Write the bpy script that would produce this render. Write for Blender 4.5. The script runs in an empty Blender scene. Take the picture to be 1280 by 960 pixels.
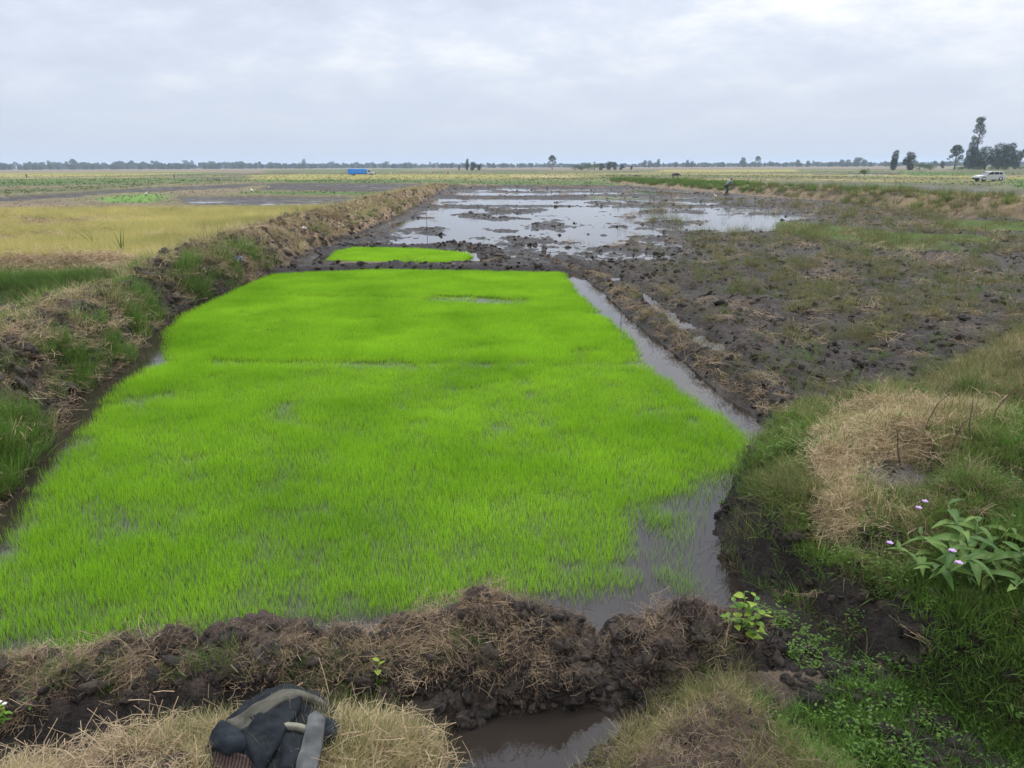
import bpy, bmesh, math, random
import numpy as np
from mathutils import Vector, Matrix, Euler
R_ = math.radians
rng = np.random.default_rng(7)
random.seed(7)
sc = bpy.context.scene
col = sc.collection

# ------------------------------------------------------------------ camera
CAM_H, FPX, PITCH, ROLL = 2.5, 960.0, 15.84, -0.22
cam_d = bpy.data.cameras.new('camera')
cam_d.sensor_width = 36; cam_d.lens = 36 * FPX / 1280; cam_d.clip_start = 0.05; cam_d.clip_end = 9000
cam = bpy.data.objects.new('camera', cam_d); col.objects.link(cam)
cam.location = (0, 0, CAM_H)
CR = Matrix.Rotation(R_(90 - PITCH), 3, 'X') @ Matrix.Rotation(R_(ROLL), 3, 'Z')
cam.rotation_euler = CR.to_euler()
sc.camera = cam

# ------------------------------------------------------------------ light
SUN_EL, SUN_AZ = 56, 28          # azimuth clockwise from +Y (straight ahead)
sun_d = bpy.data.lights.new('sun', 'SUN'); sun_d.energy = 1.5; sun_d.angle = R_(14); sun_d.color = (1, .965, .91)
sun = bpy.data.objects.new('sun', sun_d); col.objects.link(sun)
sdir = Vector((math.sin(R_(SUN_AZ)) * math.cos(R_(SUN_EL)), math.cos(R_(SUN_AZ)) * math.cos(R_(SUN_EL)), math.sin(R_(SUN_EL))))
sun.rotation_euler = (-sdir).to_track_quat('-Z', 'Y').to_euler()
sun.location = sdir * 50

w = bpy.data.worlds.new('World'); sc.world = w; w.use_nodes = True
nt = w.node_tree; nt.nodes.clear()
def N(t, typ, **kw):
    n = t.nodes.new(typ)
    for k, v in kw.items(): setattr(n, k, v)
    return n
sky = N(nt, 'ShaderNodeTexSky', sky_type='NISHITA', sun_disc=False)
sky.sun_elevation = R_(SUN_EL); sky.sun_rotation = R_(SUN_AZ); sky.dust_density = 3.0
bg1 = N(nt, 'ShaderNodeBackground'); bg1.inputs[1].default_value = 0.1
nt.links.new(sky.outputs[0], bg1.inputs[0])
tc = N(nt, 'ShaderNodeTexCoord'); sp = N(nt, 'ShaderNodeSeparateXYZ'); nt.links.new(tc.outputs['Generated'], sp.inputs[0])
def M(t, op, a, b=None, c=None, clamp=False):
    n = N(t, 'ShaderNodeMath', operation=op); n.use_clamp = clamp
    for i, v in enumerate((a, b, c)):
        if v is None: continue
        if isinstance(v, (int, float)): n.inputs[i].default_value = v
        else: t.links.new(v, n.inputs[i])
    return n.outputs[0]
zc = M(nt, 'MAXIMUM', sp.outputs[2], 0.0)
den = M(nt, 'ADD', zc, 0.26)
cx = M(nt, 'DIVIDE', sp.outputs[0], den); cy = M(nt, 'DIVIDE', sp.outputs[1], den)
cb = N(nt, 'ShaderNodeCombineXYZ'); nt.links.new(cx, cb.inputs[0]); nt.links.new(cy, cb.inputs[1])
n1 = N(nt, 'ShaderNodeTexNoise'); n1.inputs['Scale'].default_value = 2.3; n1.inputs['Detail'].default_value = 9; n1.inputs['Roughness'].default_value = .6; n1.inputs['Distortion'].default_value = .15
mp = N(nt, 'ShaderNodeMapping'); mp.inputs['Location'].default_value = (3.3, 1.6, 0)
nt.links.new(cb.outputs[0], mp.inputs[0]); nt.links.new(mp.outputs[0], n1.inputs['Vector'])
n2 = N(nt, 'ShaderNodeTexNoise'); n2.inputs['Scale'].default_value = .45; n2.inputs['Detail'].default_value = 4
nt.links.new(mp.outputs[0], n2.inputs['Vector'])
s = M(nt, 'ADD', M(nt, 'MULTIPLY', n1.outputs[0], .65), M(nt, 'MULTIPLY', n2.outputs[0], .35))
rp = N(nt, 'ShaderNodeValToRGB'); nt.links.new(s, rp.inputs[0])
e = rp.color_ramp.elements
e[0].position = .38; e[0].color = (.64, .695, .82, 1)
e[1].position = .62; e[1].color = (1.06, 1.07, 1.08, 1)
for p, c in ((.45, (.70, .76, .89, 1)), (.50, (.77, .825, .94, 1)), (.55, (.89, .925, 1.0, 1))):
    q = e.new(p); q.color = c
# overcast: paler toward the horizon in hue, brighter toward the zenith
hz = N(nt, 'ShaderNodeMapRange'); hz.inputs['From Min'].default_value = 0; hz.inputs['From Max'].default_value = .2
hz.interpolation_type = 'SMOOTHSTEP'
nt.links.new(zc, hz.inputs['Value'])
mx = N(nt, 'ShaderNodeMix', data_type='RGBA'); nt.links.new(hz.outputs[0], mx.inputs[0])
mx.inputs[6].default_value = (.62, .69, .82, 1); nt.links.new(rp.outputs[0], mx.inputs[7])
bg2 = N(nt, 'ShaderNodeBackground'); nt.links.new(mx.outputs[2], bg2.inputs[0])
zen = N(nt, 'ShaderNodeMapRange'); zen.inputs['From Min'].default_value = .2; zen.inputs['From Max'].default_value = 1
zen.inputs['To Min'].default_value = .90; zen.inputs['To Max'].default_value = 2.75
nt.links.new(zc, zen.inputs['Value']); nt.links.new(zen.outputs[0], bg2.inputs[1])
ms = N(nt, 'ShaderNodeMixShader'); ms.inputs[0].default_value = .9
nt.links.new(bg1.outputs[0], ms.inputs[1]); nt.links.new(bg2.outputs[0], ms.inputs[2])
wo = N(nt, 'ShaderNodeOutputWorld'); nt.links.new(ms.outputs[0], wo.inputs[0])

sc.view_settings.view_transform = 'Standard'; sc.view_settings.look = 'None'
sc.view_settings.exposure = 0.25; sc.view_settings.gamma = 1
sc.cycles.use_denoising = True
sc.cycles.max_bounces = 6; sc.cycles.diffuse_bounces = 3; sc.cycles.glossy_bounces = 3; sc.cycles.transmission_bounces = 3
sc.cycles.transparent_max_bounces = 6; sc.cycles.volume_bounces = 0
sc.cycles.use_adaptive_sampling = True; sc.cycles.adaptive_threshold = 0.01

# ------------------------------------------------------------------ helpers
def U(px, py, z=0.0):
    """Meet the ray through photo pixel (px, py) with the level z: a survey of the ground plan."""
    d = CR @ Vector(((px - 640) / FPX, -(py - 480) / FPX, -1))
    t = (z - CAM_H) / d.z
    return (d.x * t, d.y * t)
def UP(pts, z=0.0):
    return np.array([U(p[0], p[1], p[2] if len(p) > 2 else z) for p in pts])
def AT(px, dist, z=0.0):
    """point at forward distance dist seen in column px"""
    return Vector(((px - 640) / FPX * dist / math.cos(R_(PITCH)) * math.cos(R_(PITCH)) , dist, z))

def hash2(ix, iy, s=0):
    h = (ix.astype(np.int64) * 374761393 + iy.astype(np.int64) * 668265263 + s * 2147483647 + 1013904223) & 0xffffffff
    h = ((h ^ (h >> 13)) * 1274126177) & 0xffffffff
    h = (h ^ (h >> 16)) & 0xffffff
    return (h / float(0xffffff)).astype(np.float32)
def vn(x, y, s=0):
    x0 = np.floor(x); y0 = np.floor(y); fx = (x - x0).astype(np.float32); fy = (y - y0).astype(np.float32)
    ux = fx * fx * (3 - 2 * fx); uy = fy * fy * (3 - 2 * fy)
    a = hash2(x0, y0, s); b = hash2(x0 + 1, y0, s); c = hash2(x0, y0 + 1, s); d = hash2(x0 + 1, y0 + 1, s)
    return (a + (b - a) * ux + (c - a) * uy + (a - b - c + d) * ux * uy) * 2 - 1
def fbm(x, y, size, octv=4, s=0, rough=.55):
    t = 0; a = 1; f = 1 / size; n = 0
    for k in range(octv):
        c_, s_ = math.cos(k * 1.1 + s), math.sin(k * 1.1 + s)
        t = t + a * vn((x * c_ - y * s_) * f, (x * s_ + y * c_) * f, s * 17 + k); n += a; a *= rough; f *= 2.03
    return t / n
def clods(x, y, size, s=0):
    """domes over jittered cells, 0..1"""
    X = x / size; Y = y / size
    ix = np.floor(X); iy = np.floor(Y); best = np.zeros(x.shape, np.float32)
    for dx in (-1, 0, 1):
        for dy in (-1, 0, 1):
            cx_ = ix + dx; cy_ = iy + dy
            px_ = cx_ + hash2(cx_, cy_, s + 1); py_ = cy_ + hash2(cx_, cy_, s + 2); hh = hash2(cx_, cy_, s + 3)
            d = np.hypot(X - px_, Y - py_) / (.35 + .55 * hh)
            v = (.3 + .7 * hh) * np.sqrt(np.clip(1 - d * d, 0, 1)); best = np.maximum(best, v)
    return best
def ridg(x, y, size, s=0):
    t = 0; a = 1; f = 1 / size; n = 0
    for k in range(4):
        c_, s_ = math.cos(k * 1.7 + s), math.sin(k * 1.7 + s)
        t = t + a * (1 - 2 * np.abs(vn((x * c_ - y * s_) * f, (x * s_ + y * c_) * f, s * 13 + k))); n += a; a *= .6; f *= 2.1
    return t / n
def sstep(a, b, v):
    t = np.clip((v - a) / (b - a), 0, 1); return t * t * (3 - 2 * t)
def lerp(a, b, t): return a + (b - a) * t

def sdist(x, y, poly, far=6.0):
    """signed distance, positive inside; -far beyond the bounding box"""
    out = np.full(x.shape, -far, np.float32)
    lo = poly.min(0) - far; hi = poly.max(0) + far
    m = (x > lo[0]) & (x < hi[0]) & (y > lo[1]) & (y < hi[1])
    if not m.any(): return out
    X = x[m]; Y = y[m]; d2 = np.full(X.shape, 1e12); ins = np.zeros(X.shape, bool)
    n = len(poly)
    for i in range(n):
        ax, ay = poly[i]; bx, by = poly[(i + 1) % n]
        ex, ey = bx - ax, by - ay
        t = np.clip(((X - ax) * ex + (Y - ay) * ey) / (ex * ex + ey * ey + 1e-12), 0, 1)
        d2 = np.minimum(d2, (X - ax - ex * t) ** 2 + (Y - ay - ey * t) ** 2)
        c = ((ay > Y) != (by > Y))
        with np.errstate(divide='ignore', invalid='ignore'):
            xi = ex * (Y - ay) / (ey if abs(ey) > 1e-12 else 1e-12) + ax
        ins ^= c & (X < xi)
    d = np.sqrt(d2); out[m] = np.where(ins, d, -d); return out
def pdist(x, y, line, far=4.0):
    """distance to a polyline and the interpolated vertex number along it"""
    out = np.full(x.shape, far, np.float32); par = np.zeros(x.shape, np.float32)
    lo = line.min(0) - far; hi = line.max(0) + far
    m = (x > lo[0]) & (x < hi[0]) & (y > lo[1]) & (y < hi[1])
    if not m.any(): return out, par
    X = x[m]; Y = y[m]; best = np.full(X.shape, 1e12); pp = np.zeros(X.shape)
    for i in range(len(line) - 1):
        ax, ay = line[i]; ex, ey = line[i + 1] - line[i]
        t = np.clip(((X - ax) * ex + (Y - ay) * ey) / (ex * ex + ey * ey + 1e-12), 0, 1)
        d = (X - ax - ex * t) ** 2 + (Y - ay - ey * t) ** 2
        k = d < best; best = np.where(k, d, best); pp = np.where(k, i + t, pp)
    out[m] = np.sqrt(best); par[m] = pp; return out, par

# ------------------------------------------------------------------ ground plan (surveyed outlines)
POND = UP([(-520, 850), (-290, 760), (-120, 690), (-60, 640), (-25, 608), (25, 545), (44, 518), (76, 486), (116, 460), (162, 426), (178, 396), (238, 370), (312, 346),
           (352, 333), (480, 336), (600, 338), (705, 339), (728, 342), (770, 378), (808, 412), (853, 450), (906, 492), (955, 528), (992, 556), (1000, 590), (960, 640), (960, 720),
           (960, 780), (880, 800), (700, 830), (450, 830), (0, 860)])
RICE = UP([(-420, 870), (-250, 790), (-60, 745), (0, 706), (48, 612), (98, 545), (150, 484), (186, 462), (209, 456), (207, 425), (224, 398), (268, 376), (322, 352), (360, 337),
           (480, 338), (600, 340), (703, 342), (722, 368), (760, 402), (790, 428), (800, 450), (868, 500), (938, 545), (944, 575), (905, 606), (845, 622), (792, 640), (800, 700),
           (820, 742), (700, 750), (640, 758), (560, 768), (450, 782), (330, 788), (300, 800), (160, 806), (100, 830), (0, 838), (-420, 900)])
SPARSE = UP([(785, 628), (845, 618), (905, 604), (880, 640), (868, 690), (880, 745), (822, 748), (800, 700)])
BED2 = UP([(412, 326), (424, 313), (440, 310), (520, 312), (582, 317), (588, 322), (576, 328), (480, 329)])
POND2 = UP([(384, 329), (412, 310), (440, 307), (520, 309), (596, 315), (606, 322), (596, 330), (480, 331)])
MUD = UP([(370, 331), (400, 310), (450, 298), (500, 274), (545, 246), (560, 235), (640, 232), (780, 233), (880, 241), (960, 248), (1080, 257), (1160, 266), (1290, 280), (1500, 290),
          (2000, 330), (2200, 480), (1900, 520), (1290, 430), (1200, 475), (1100, 520), (1010, 560), (985, 556), (900, 492), (800, 412), (725, 345), (700, 338), (480, 332)])
WATERY = UP([(470, 306), (520, 268), (556, 240), (640, 236), (800, 238), (900, 243), (960, 262), (1000, 282), (960, 292), (900, 296), (850, 300), (830, 318), (740, 322), (672, 330), (660, 338), (610, 338), (622, 306), (575, 304), (480, 306)])
LBANK = UP([(-300, 880, 0), (-200, 760, 0), (-60, 690, 0), (0, 640, 0), (30, 608, 0), (72, 545, 0), (84, 518, 0), (112, 486, 0), (150, 462, 0), (192, 428, 0), (206, 398, 0), (262, 372, 0), (330, 347, 0), (372, 333, 0),
            (400, 312, 0), (450, 298, 0), (500, 274, 0), (545, 246, 0), (566, 233, 0), (552, 233, .2), (500, 242, .2), (440, 258, .2), (390, 278, .2), (330, 294, .2), (260, 312, .2), (190, 340, .2), (130, 368, .2), (80, 388, .2), (20, 402, .2), (-120, 420, .2), (-500, 470, .2), (-900, 560, 0)])
LCREST = UP([(-300, 560, .6), (-40, 470, .6), (60, 420, .6), (140, 372, .6), (230, 330, .6), (330, 297, .6), (430, 265, .6), (500, 247, .6), (555, 235, .5)])
YF = UP([(-700, 266, .25), (-300, 265, .25), (0, 265, .25), (250, 264, .25), (452, 262, .25), (400, 277, .25), (330, 295, .25), (260, 313, .25), (190, 336, .25), (120, 338, .25), (0, 342, .25), (-400, 360, .25), (-900, 380, .25)])
GBANK = UP([(-700, 385, .3), (-300, 368, .3), (0, 357, .3), (80, 356, .3), (160, 349, .3), (215, 336, .3)])
SIDEWET = UP([(-400, 420), (-400, 395), (-80, 385), (0, 384), (60, 384), (44, 402), (0, 412), (-80, 425)])
HEAPS = [(U(35, 338, .3), 1.1, .30), (U(122, 337, .3), 1.0, .28), (U(-90, 342, .3), 1.3, .3), (U(82, 338, .3), .7, .2)]
NBANK = UP([(-420, 858, .3), (-200, 845, .3), (0, 836, .3), (150, 818, .3), (300, 802, .3), (450, 792, .3), (600, 774, .3), (680, 782, .3), (740, 815, .15), (805, 776, .3), (870, 774, .3), (925, 785, .2)])
NB_H = np.array([.27, .27, 0.28, .28, .28, .28, .30, .28, .13, .30, .30, .2]); NB_W = np.array([.36, .36, .36, .35, .34, .34, .33, .32, .30, .30, .28, .25])
FLEFT = UP([(-700, 990, .25), (-300, 955, .25), (0, 945, .25), (90, 930, .25), (170, 908, .25), (260, 893, .22), (430, 885, .2), (520, 912, .1), (560, 950, .02), (585, 1000, 0), (560, 1300, 0), (-700, 1500, 0)])
FMID = UP([(690, 1100, .02), (715, 1000, .02), (765, 950, .02), (805, 900, .05), (850, 855, .08), (890, 835, .08), (930, 850, .08), (985, 890, .12), (1050, 935, .15), (1120, 980, .15), (1200, 1050, .2), (1180, 1300, .2), (700, 1300, .1)])
PIT = UP([(545, 925), (570, 905), (620, 886), (700, 878), (800, 872), (850, 868), (820, 900), (765, 940), (700, 990), (650, 1080), (560, 1080)])
RBANK = UP([(985, 553, 0), (945, 588, 0), (908, 622, 0), (897, 655, 0), (903, 695, 0), (925, 732, 0), (945, 752, 0), (985, 775, .02), (1035, 815, .04), (1090, 850, .05), (1150, 885, .08), (1250, 930, .1), (1500, 1060, .1), (2600, 1200, .1), (2600, 420, .1), (1900, 400, .2),
            (1300, 392, .45), (1230, 432, .45), (1150, 478, .4), (1090, 508, .3), (1035, 535, .15)])
BUND_R = UP([(700, 334), (726, 342), (768, 378), (806, 412), (850, 450), (904, 492), (952, 528), (990, 556)]) + np.array([.34, 0])
RUT = UP([(758, 345), (806, 375), (846, 404), (890, 438), (934, 466), (985, 495), (1040, 522)])
BUND_M = UP([(350, 336, .1), (480, 331, .1), (600, 332, .1), (700, 334, .1)])
BUND_B = UP([(396, 312, .1), (440, 305, .1), (520, 306, .1), (575, 304, .1), (612, 309, .1), (624, 328, .1)])
RIDGE = UP([(520, 247), (640, 248), (800, 249), (940, 252)])
REEDB = UP([(768, 229, .1), (840, 233, .1), (905, 237, .1), (960, 241, .2), (1080, 250, .2), (1160, 258, .2), (1290, 268, .2), (1600, 290, .2), (2000, 320, .2)])
REED_H = np.array([.55, .6, .6, .75, .8, .85, .85, .8, .8])
ALGAE = [UP([(972, 277), (1040, 284), (1130, 294), (1185, 308), (1200, 318), (1110, 313), (1020, 298), (965, 290)]),
         UP([(1165, 278), (1300, 281), (1300, 294), (1190, 290)]), UP([(1000, 291), (1240, 300), (1230, 306), (1040, 297)]),
         UP([(735, 246), (800, 247), (810, 250), (740, 250)])]
PUDDLES = [UP([(1020, 470), (1050, 462), (1060, 480), (1050, 492), (1075, 500), (1040, 505)]), UP([(1070, 468), (1100, 458), (1104, 466), (1080, 476)]), UP([(1192, 320), (1222, 319), (1222, 327), (1195, 328)]),
           UP([(1240, 336), (1300, 338), (1300, 348), (1250, 344)]), UP([(962, 392), (990, 390), (990, 398), (965, 400)]), UP([(1010, 500), (1040, 488), (1050, 500), (1030, 510)])]

# far fields: outline, colour, height, wet
OLIVE = (.09, .095, .038); GREEN = (.065, .11, .025); YEL = (.24, .215, .06); TAN = (.36, .27, .14); FMUD = (.040, .032, .028); SCRUB = (.17, .125, .085); BG = (.11, .21, .035)
FAR = [
 ([(-900, 220), (-50, 214), (320, 213), (320, 217), (-50, 217)], SCRUB, .15, 0),
 ([(560, 209), (1180, 207), (1180, 211), (560, 213)], SCRUB, .15, 0),
 ([(-900, 226), (0, 217), (120, 215.5), (250, 215), (250, 217), (120, 220.5), (0, 222), (-900, 240)], YEL, .3, 0),
 ([(-60, 226), (100, 224), (240, 224), (240, 228), (-60, 231)], GREEN, .15, 0),
 ([(-400, 262), (0, 247), (100, 241.5), (200, 236), (320, 230), (345, 230), (340, 232), (210, 240), (100, 247), (0, 253), (-400, 272)], FMUD, .055, .5),
 ([(-400, 250), (-10, 238), (90, 234), (190, 230), (200, 233), (90, 239), (-10, 245), (-400, 258)], OLIVE, .15, 0),
 ([(118, 250), (150, 246), (200, 243), (212, 246), (195, 255), (130, 255)], BG, .15, 0),
 ([(215, 247), (330, 246), (476, 247), (474, 252), (420, 257), (330, 258), (240, 257)], FMUD, .01, 1),
 ([(330, 231), (390, 229), (565, 231), (520, 238), (480, 241), (330, 239)], FMUD, .07, .6),
 ([(215, 222.5), (320, 221.6), (320, 223), (215, 224.3)], FMUD, -.06, 1),
 ([(300, 241), (500, 241), (470, 246), (300, 245)], GREEN, .2, 0),
 ([(320, 219), (450, 218.6), (720, 219), (760, 223), (640, 225), (560, 226.5), (320, 226)], YEL, .3, 0),
 ([(320, 226), (570, 227), (570, 230), (320, 229)], GREEN, .2, 0),
 ([(630, 220), (725, 220.5), (725, 223.5), (630, 223)], TAN, .2, 0),
 ([(560, 227), (770, 227), (780, 232), (640, 231.5), (560, 231.5)], GREEN, .15, 0),
 ([(770, 222), (965, 222), (1160, 223), (1160, 227), (960, 227), (770, 226.5)], TAN, .25, 0),
 ([(820, 212.5), (1000, 212), (1000, 215.5), (820, 215.5)], YEL, .25, 0),
 ([(950, 229), (1130, 229), (1290, 232), (1290, 246), (1130, 240), (960, 235)], FMUD, .06, .7),
 ([(1017, 217.3), (1125, 217.3), (1125, 219.6), (1017, 219.6)], FMUD, -.06, 1),
 ([(995, 233.5), (1108, 234), (1108, 237), (995, 236)], FMUD, -.06, 1),
 ([(1118, 229.5), (1182, 231), (1182, 234.6), (1122, 233)], FMUD, -.06, 1),
 ([(1215, 235.5), (1264, 237), (1264, 240.5), (1220, 239.5)], FMUD, -.06, 1),
 ([(1125, 215), (1220, 216), (1225, 221), (1130, 221)], GREEN, .2, 0),
 ([(1180, 211), (1700, 213), (1700, 219), (1180, 216)], OLIVE, .2, 0),
 ([(1265, 226), (1700, 228), (1700, 240), (1265, 238)], GREEN, .25, 0),
]
FARP = [(UP([(a, b, .1) for a, b in p]), c, h, wt) for p, c, h, wt in FAR]

def hashv(x, y):
    return .5 + .5 * fbm(x, y, .16, 3, 66)
A3 = lambda c, n: np.tile(np.array(c, np.float32), (n, 1))
def mixc(C, c, m):
    m = m[:, None]; return C * (1 - m) + np.array(c, np.float32) * m
MUDC = (.024, .019, .016); MUDB = (.052, .040, .031); SOIL = (.105, .073, .050); STRAWC = (.30, .215, .125); DARKG = (.045, .06, .02)

def terrain(x, y, want_col=True):
    x = np.asarray(x, np.float64); y = np.asarray(y, np.float64); n = len(x)
    r = np.hypot(x, y)
    near = np.clip(1 - (r - 25) / 50, 0, 1)
    reg = np.zeros(n, np.int8); wet = np.zeros(n, np.float32)
    b1 = fbm(x, y, 22, 4, 1); b2 = fbm(x, y, 3.0, 4, 2); b3 = fbm(x, y, .6, 4, 3)
    z = .13 + .10 * b1 + .07 * b2 + .03 * b3 * near
    C = mixc(A3(OLIVE, n), (.19, .16, .085), sstep(-.2, .45, b1 + .4 * b2)); C = mixc(C, GREEN, sstep(.05, .5, fbm(x, y, 60, 3, 9)))
    C = mixc(C, (.10, .085, .065), sstep(.15, .5, fbm(x, y * 2.2, 70, 4, 19)))
    rot = .06; gx = (x * math.cos(rot) - y * math.sin(rot)) / 46; gy = (x * math.sin(rot) + y * math.cos(rot)) / 24; gi = np.floor(gx + .5 * hash2(np.floor(gy), np.floor(gy) * 0, 5)); gj = np.floor(gy)
    hv = hash2(gi, gj, 77); pal = np.array([(.09, .095, .04), (.20, .18, .07), (.05, .085, .022), (.14, .10, .06), (.045, .037, .03), (.11, .12, .04), (.06, .07, .03), (.07, .10, .03)], np.float32); pc = pal[(hv * 7.99).astype(int)]
    fgx = gx + .5 * hash2(np.floor(gy), np.floor(gy) * 0, 5) - gi; fgy = gy - gj; ed = np.minimum(np.minimum(fgx, 1 - fgx) * 46, np.minimum(fgy, 1 - fgy) * 24); km = (sstep(45, 90, r) * .8)[:, None]
    C = C * (1 - km) + pc * km; C = mixc(C, (.09, .105, .04), np.exp(-(ed / 1.3) ** 2) * km[:, 0]); z = z + .22 * np.exp(-(ed / .9) ** 2) * sstep(45, 80, r) * (r < 400)
    # far fields
    for P, c, h, wt in FARP:
        sz = np.ptp(P[:, 1]); wv = .06 * sz * fbm(x, y, max(sz * .5, 3), 3, 5)
        sd = sdist(x, y, P, 8.0) + wv
        m = sstep(-.8, .8, sd)
        hh = h + (.05 * b3 + .06 * b2 if wt else .05 * b2)
        z = lerp(z, hh, m); C = mixc(C, c, m * .92); wet = lerp(wet, wt * .3, m)
        edge = np.exp(-((sd + 1.2) / 1.0) ** 2) * (.6 + .4 * b2); z = z + .16 * edge * (r < 260); C = mixc(C, (.12, .135, .05), np.clip(edge, 0, 1) * .6)
    # ---- mud field
    wsd = fbm(x, y, 1.2, 4, 4)
    nb = r < 130
    sm = sdist(x, y, MUD) + .25 * wsd
    mm = sstep(-.25, .25, sm)
    c1 = clods(x + .1 * b3, y + .08 * b3, .30, 11); c2 = clods(x, y, .15, 21); c3 = clods(x, y, .9, 31); c4 = clods(x + .02 * b3, y, .07, 41); c5 = ridg(x, y, .22, 51)
    wsh = sdist(x, y, WATERY, 12.0)
    wetness = sstep(-4.5, 2.5, wsh + 3.5 * fbm(x, y, 5, 4, 6))
    yy = np.clip((y - 36) / 20, 0, 1)                      # bands across in the far part of the field
    band = fbm(x * .18, y, 5.5, 3, 8)
    wetness = np.clip(wetness * (1 - .9 * yy * sstep(-.05, .4, band)), 0, 1)
    isl = sstep(.0, .42, fbm(x * .9, y * .5, 1.9, 5, 67, .68) + .14 * fbm(x, y, 9, 2, 68) + .10 * sstep(-6, 6, x - .04 * y) - .06)
    mz = lerp(.062, -.062 + .085 * isl, wetness) + lerp(.05, .04, wetness) * fbm(x, y, 1.6, 5, 7, .68) + .075 * (c1 - .3) * (.25 + .75 * (1 - wetness)) + .045 * (c2 - .25) * (1 - .3 * wetness) - .035 * c5 * (1 - .5 * wetness) + .10 * c3 * sstep(.0, .25, fbm(x, y, 4, 2, 33)) * (.4 + .6 * (1 - wetness)) + .018 * c4 * near
    mz = mz - .012 * np.clip(1 - r / 14, 0, 1)
    z = np.where(nb, lerp(z, mz, mm), z)
    C = mixc(C, MUDC, mm); C = mixc(C, MUDB, mm * sstep(.02, .13, mz + .03 * b3) * .75)
    C = mixc(C, (.085, .07, .042), mm * sstep(.1, .5, fbm(x, y, .9, 4, 44) + .2 * b2) * .6 * sstep(0, 6, x - .12 * y) * (1 - wetness))
    wet = lerp(wet, .75 - .35 * sstep(.03, .12, mz), mm); reg[(mm > .5)] = 1
    for P in PUDDLES:
        m = sstep(-.15, .08, sdist(x, y, P, 2) + .34 * fbm(x, y, .4, 4, 14) - .05); z = lerp(z, -.03 - .01 * b3 + .07 * c2, m)
    for P in ALGAE:
        m = sstep(-.5, .5, sdist(x, y, P, 3) + .9 * fbm(x, y, 1.3, 4, 15)); z = lerp(z, .035 + .03 * c2, m * .8); C = mixc(C, (.12, .15, .06), m * .85)
    dd, _ = pdist(x, y, RUT, .9); m = np.exp(-(dd / .21) ** 2) * sstep(-.3, .0, fbm(x, y, 1.1, 2, 16)); rutm = np.clip(m * 2, 0, 1); z = lerp(z, -.04, rutm)
    dd, _ = pdist(x, y, RIDGE, 3); m = np.exp(-(dd / .5) ** 2); z = np.maximum(z, .13 * m + .03 * c1 - .04)
    # ---- ponds
    m = sstep(-.12, .12, sdist(x, y, POND) + .10 * wsd + .03 * b3); z = lerp(z, -.05 + .012 * b3, m); C = mixc(C, (.06, .05, .04), m); wet = lerp(wet, 1, m); reg[m > .5] = 2
    m2 = sstep(-.2, .2, sdist(x, y, POND2) + .10 * wsd); z = lerp(z, -.05, m2); C = mixc(C, (.06, .05, .04), m2); reg[m2 > .5] = 2
    # low foreground ground around the camera
    fg = (1 - sstep(2.9, 3.5, y + .2 * wsd)) * (r < 12) * (1 - sstep(-.1, .1, -sdist(x, y, RBANK) * 0 + (x - 3.4)) * 0)
    fgm = fg * (reg != 1)
    z = np.where(y < 6, lerp(z, .075 + .03 * b3 + .05 * c1 * .6 + .02 * c2, fgm), z); C = mixc(C, MUDC, fgm); wet = lerp(wet, .5, fgm); reg[(fgm > .5)] = 3
    nr0 = (reg == 0) * (1 - sstep(7, 9, r)); C = mixc(C, (.034, .027, .022), nr0); wet = lerp(wet, .4, nr0); z = lerp(z, .07 + .05 * c1 + .03 * b3, nr0)
    # ---- banks
    def put(h, mask, color, w_, rid, thr=.02):
        nonlocal z, C, wet
        k = h > z
        t = sstep(-.03, .03, h - z) * mask
        z = np.maximum(z, np.where(mask > 0, h, -9)); C = mixc(C, color, t); wet = lerp(wet, w_, t)
        reg[k & (mask > .5)] = rid
    rough = .10 * (c1 - .3) + .06 * (c2 - .3) + .05 * b3 + .03 * c4 * near - .05 * c5 * near
    # bunds of puddled mud
    for L, H, W in ((BUND_R, .22, .30), (BUND_M, .15, .42), (BUND_B, .12, .42)):
        d, t = pdist(x, y, L, 3); d = d + .08 * wsd
        pr = np.clip(1 - (d / W) ** 2, -1, 1)
        put(H * pr + .5 * rough * np.clip(pr + .5, 0, 1) - .01, (pr > -.6) * 1.0, MUDC, .6, 4)
    z = lerp(z, -.04, rutm)
    # left bank
    sd = sdist(x, y, LBANK, 5) - .14 + .16 * wsd + .10 * fbm(x, y, 2.5, 2, 26)
    dc, tc_ = pdist(x, y, LCREST, 9)
    H = .62 + .12 * fbm(x, y, 2.2, 3, 22)
    h = H * (.55 * sstep(-.06, .28, sd) + .45 * sstep(.1, 1.0, sd)) - .02 + .27 * np.exp(-(dc / .42) ** 2) * sstep(0, .5, sd) + 1.2 * rough * sstep(-.05, .3, sd)
    h = h - .26 * np.exp(-((dc - 1.15) / .38) ** 2) * sstep(.6, 1.2, sd) * (r < 14)
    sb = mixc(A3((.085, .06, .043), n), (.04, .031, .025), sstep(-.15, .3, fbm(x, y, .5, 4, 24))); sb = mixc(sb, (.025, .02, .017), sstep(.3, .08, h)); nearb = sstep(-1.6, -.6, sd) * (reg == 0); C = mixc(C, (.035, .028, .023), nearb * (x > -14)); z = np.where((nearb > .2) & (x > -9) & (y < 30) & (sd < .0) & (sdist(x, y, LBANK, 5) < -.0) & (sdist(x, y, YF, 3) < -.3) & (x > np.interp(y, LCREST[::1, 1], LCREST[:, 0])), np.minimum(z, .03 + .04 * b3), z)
    sb = sb * (1 - sstep(14, 30, r))[:, None] + np.array((.25, .175, .11), np.float32) * sstep(14, 30, r)[:, None]
    k = h > z; t = sstep(-.02, .03, h - z) * (sd > -.3); z = np.maximum(z, np.where(sd > -.3, h, -9)); C = C * (1 - t[:, None]) + sb * t[:, None]; wet = lerp(wet, .08, t); reg[k & (sd > -.3)] = 5
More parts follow.
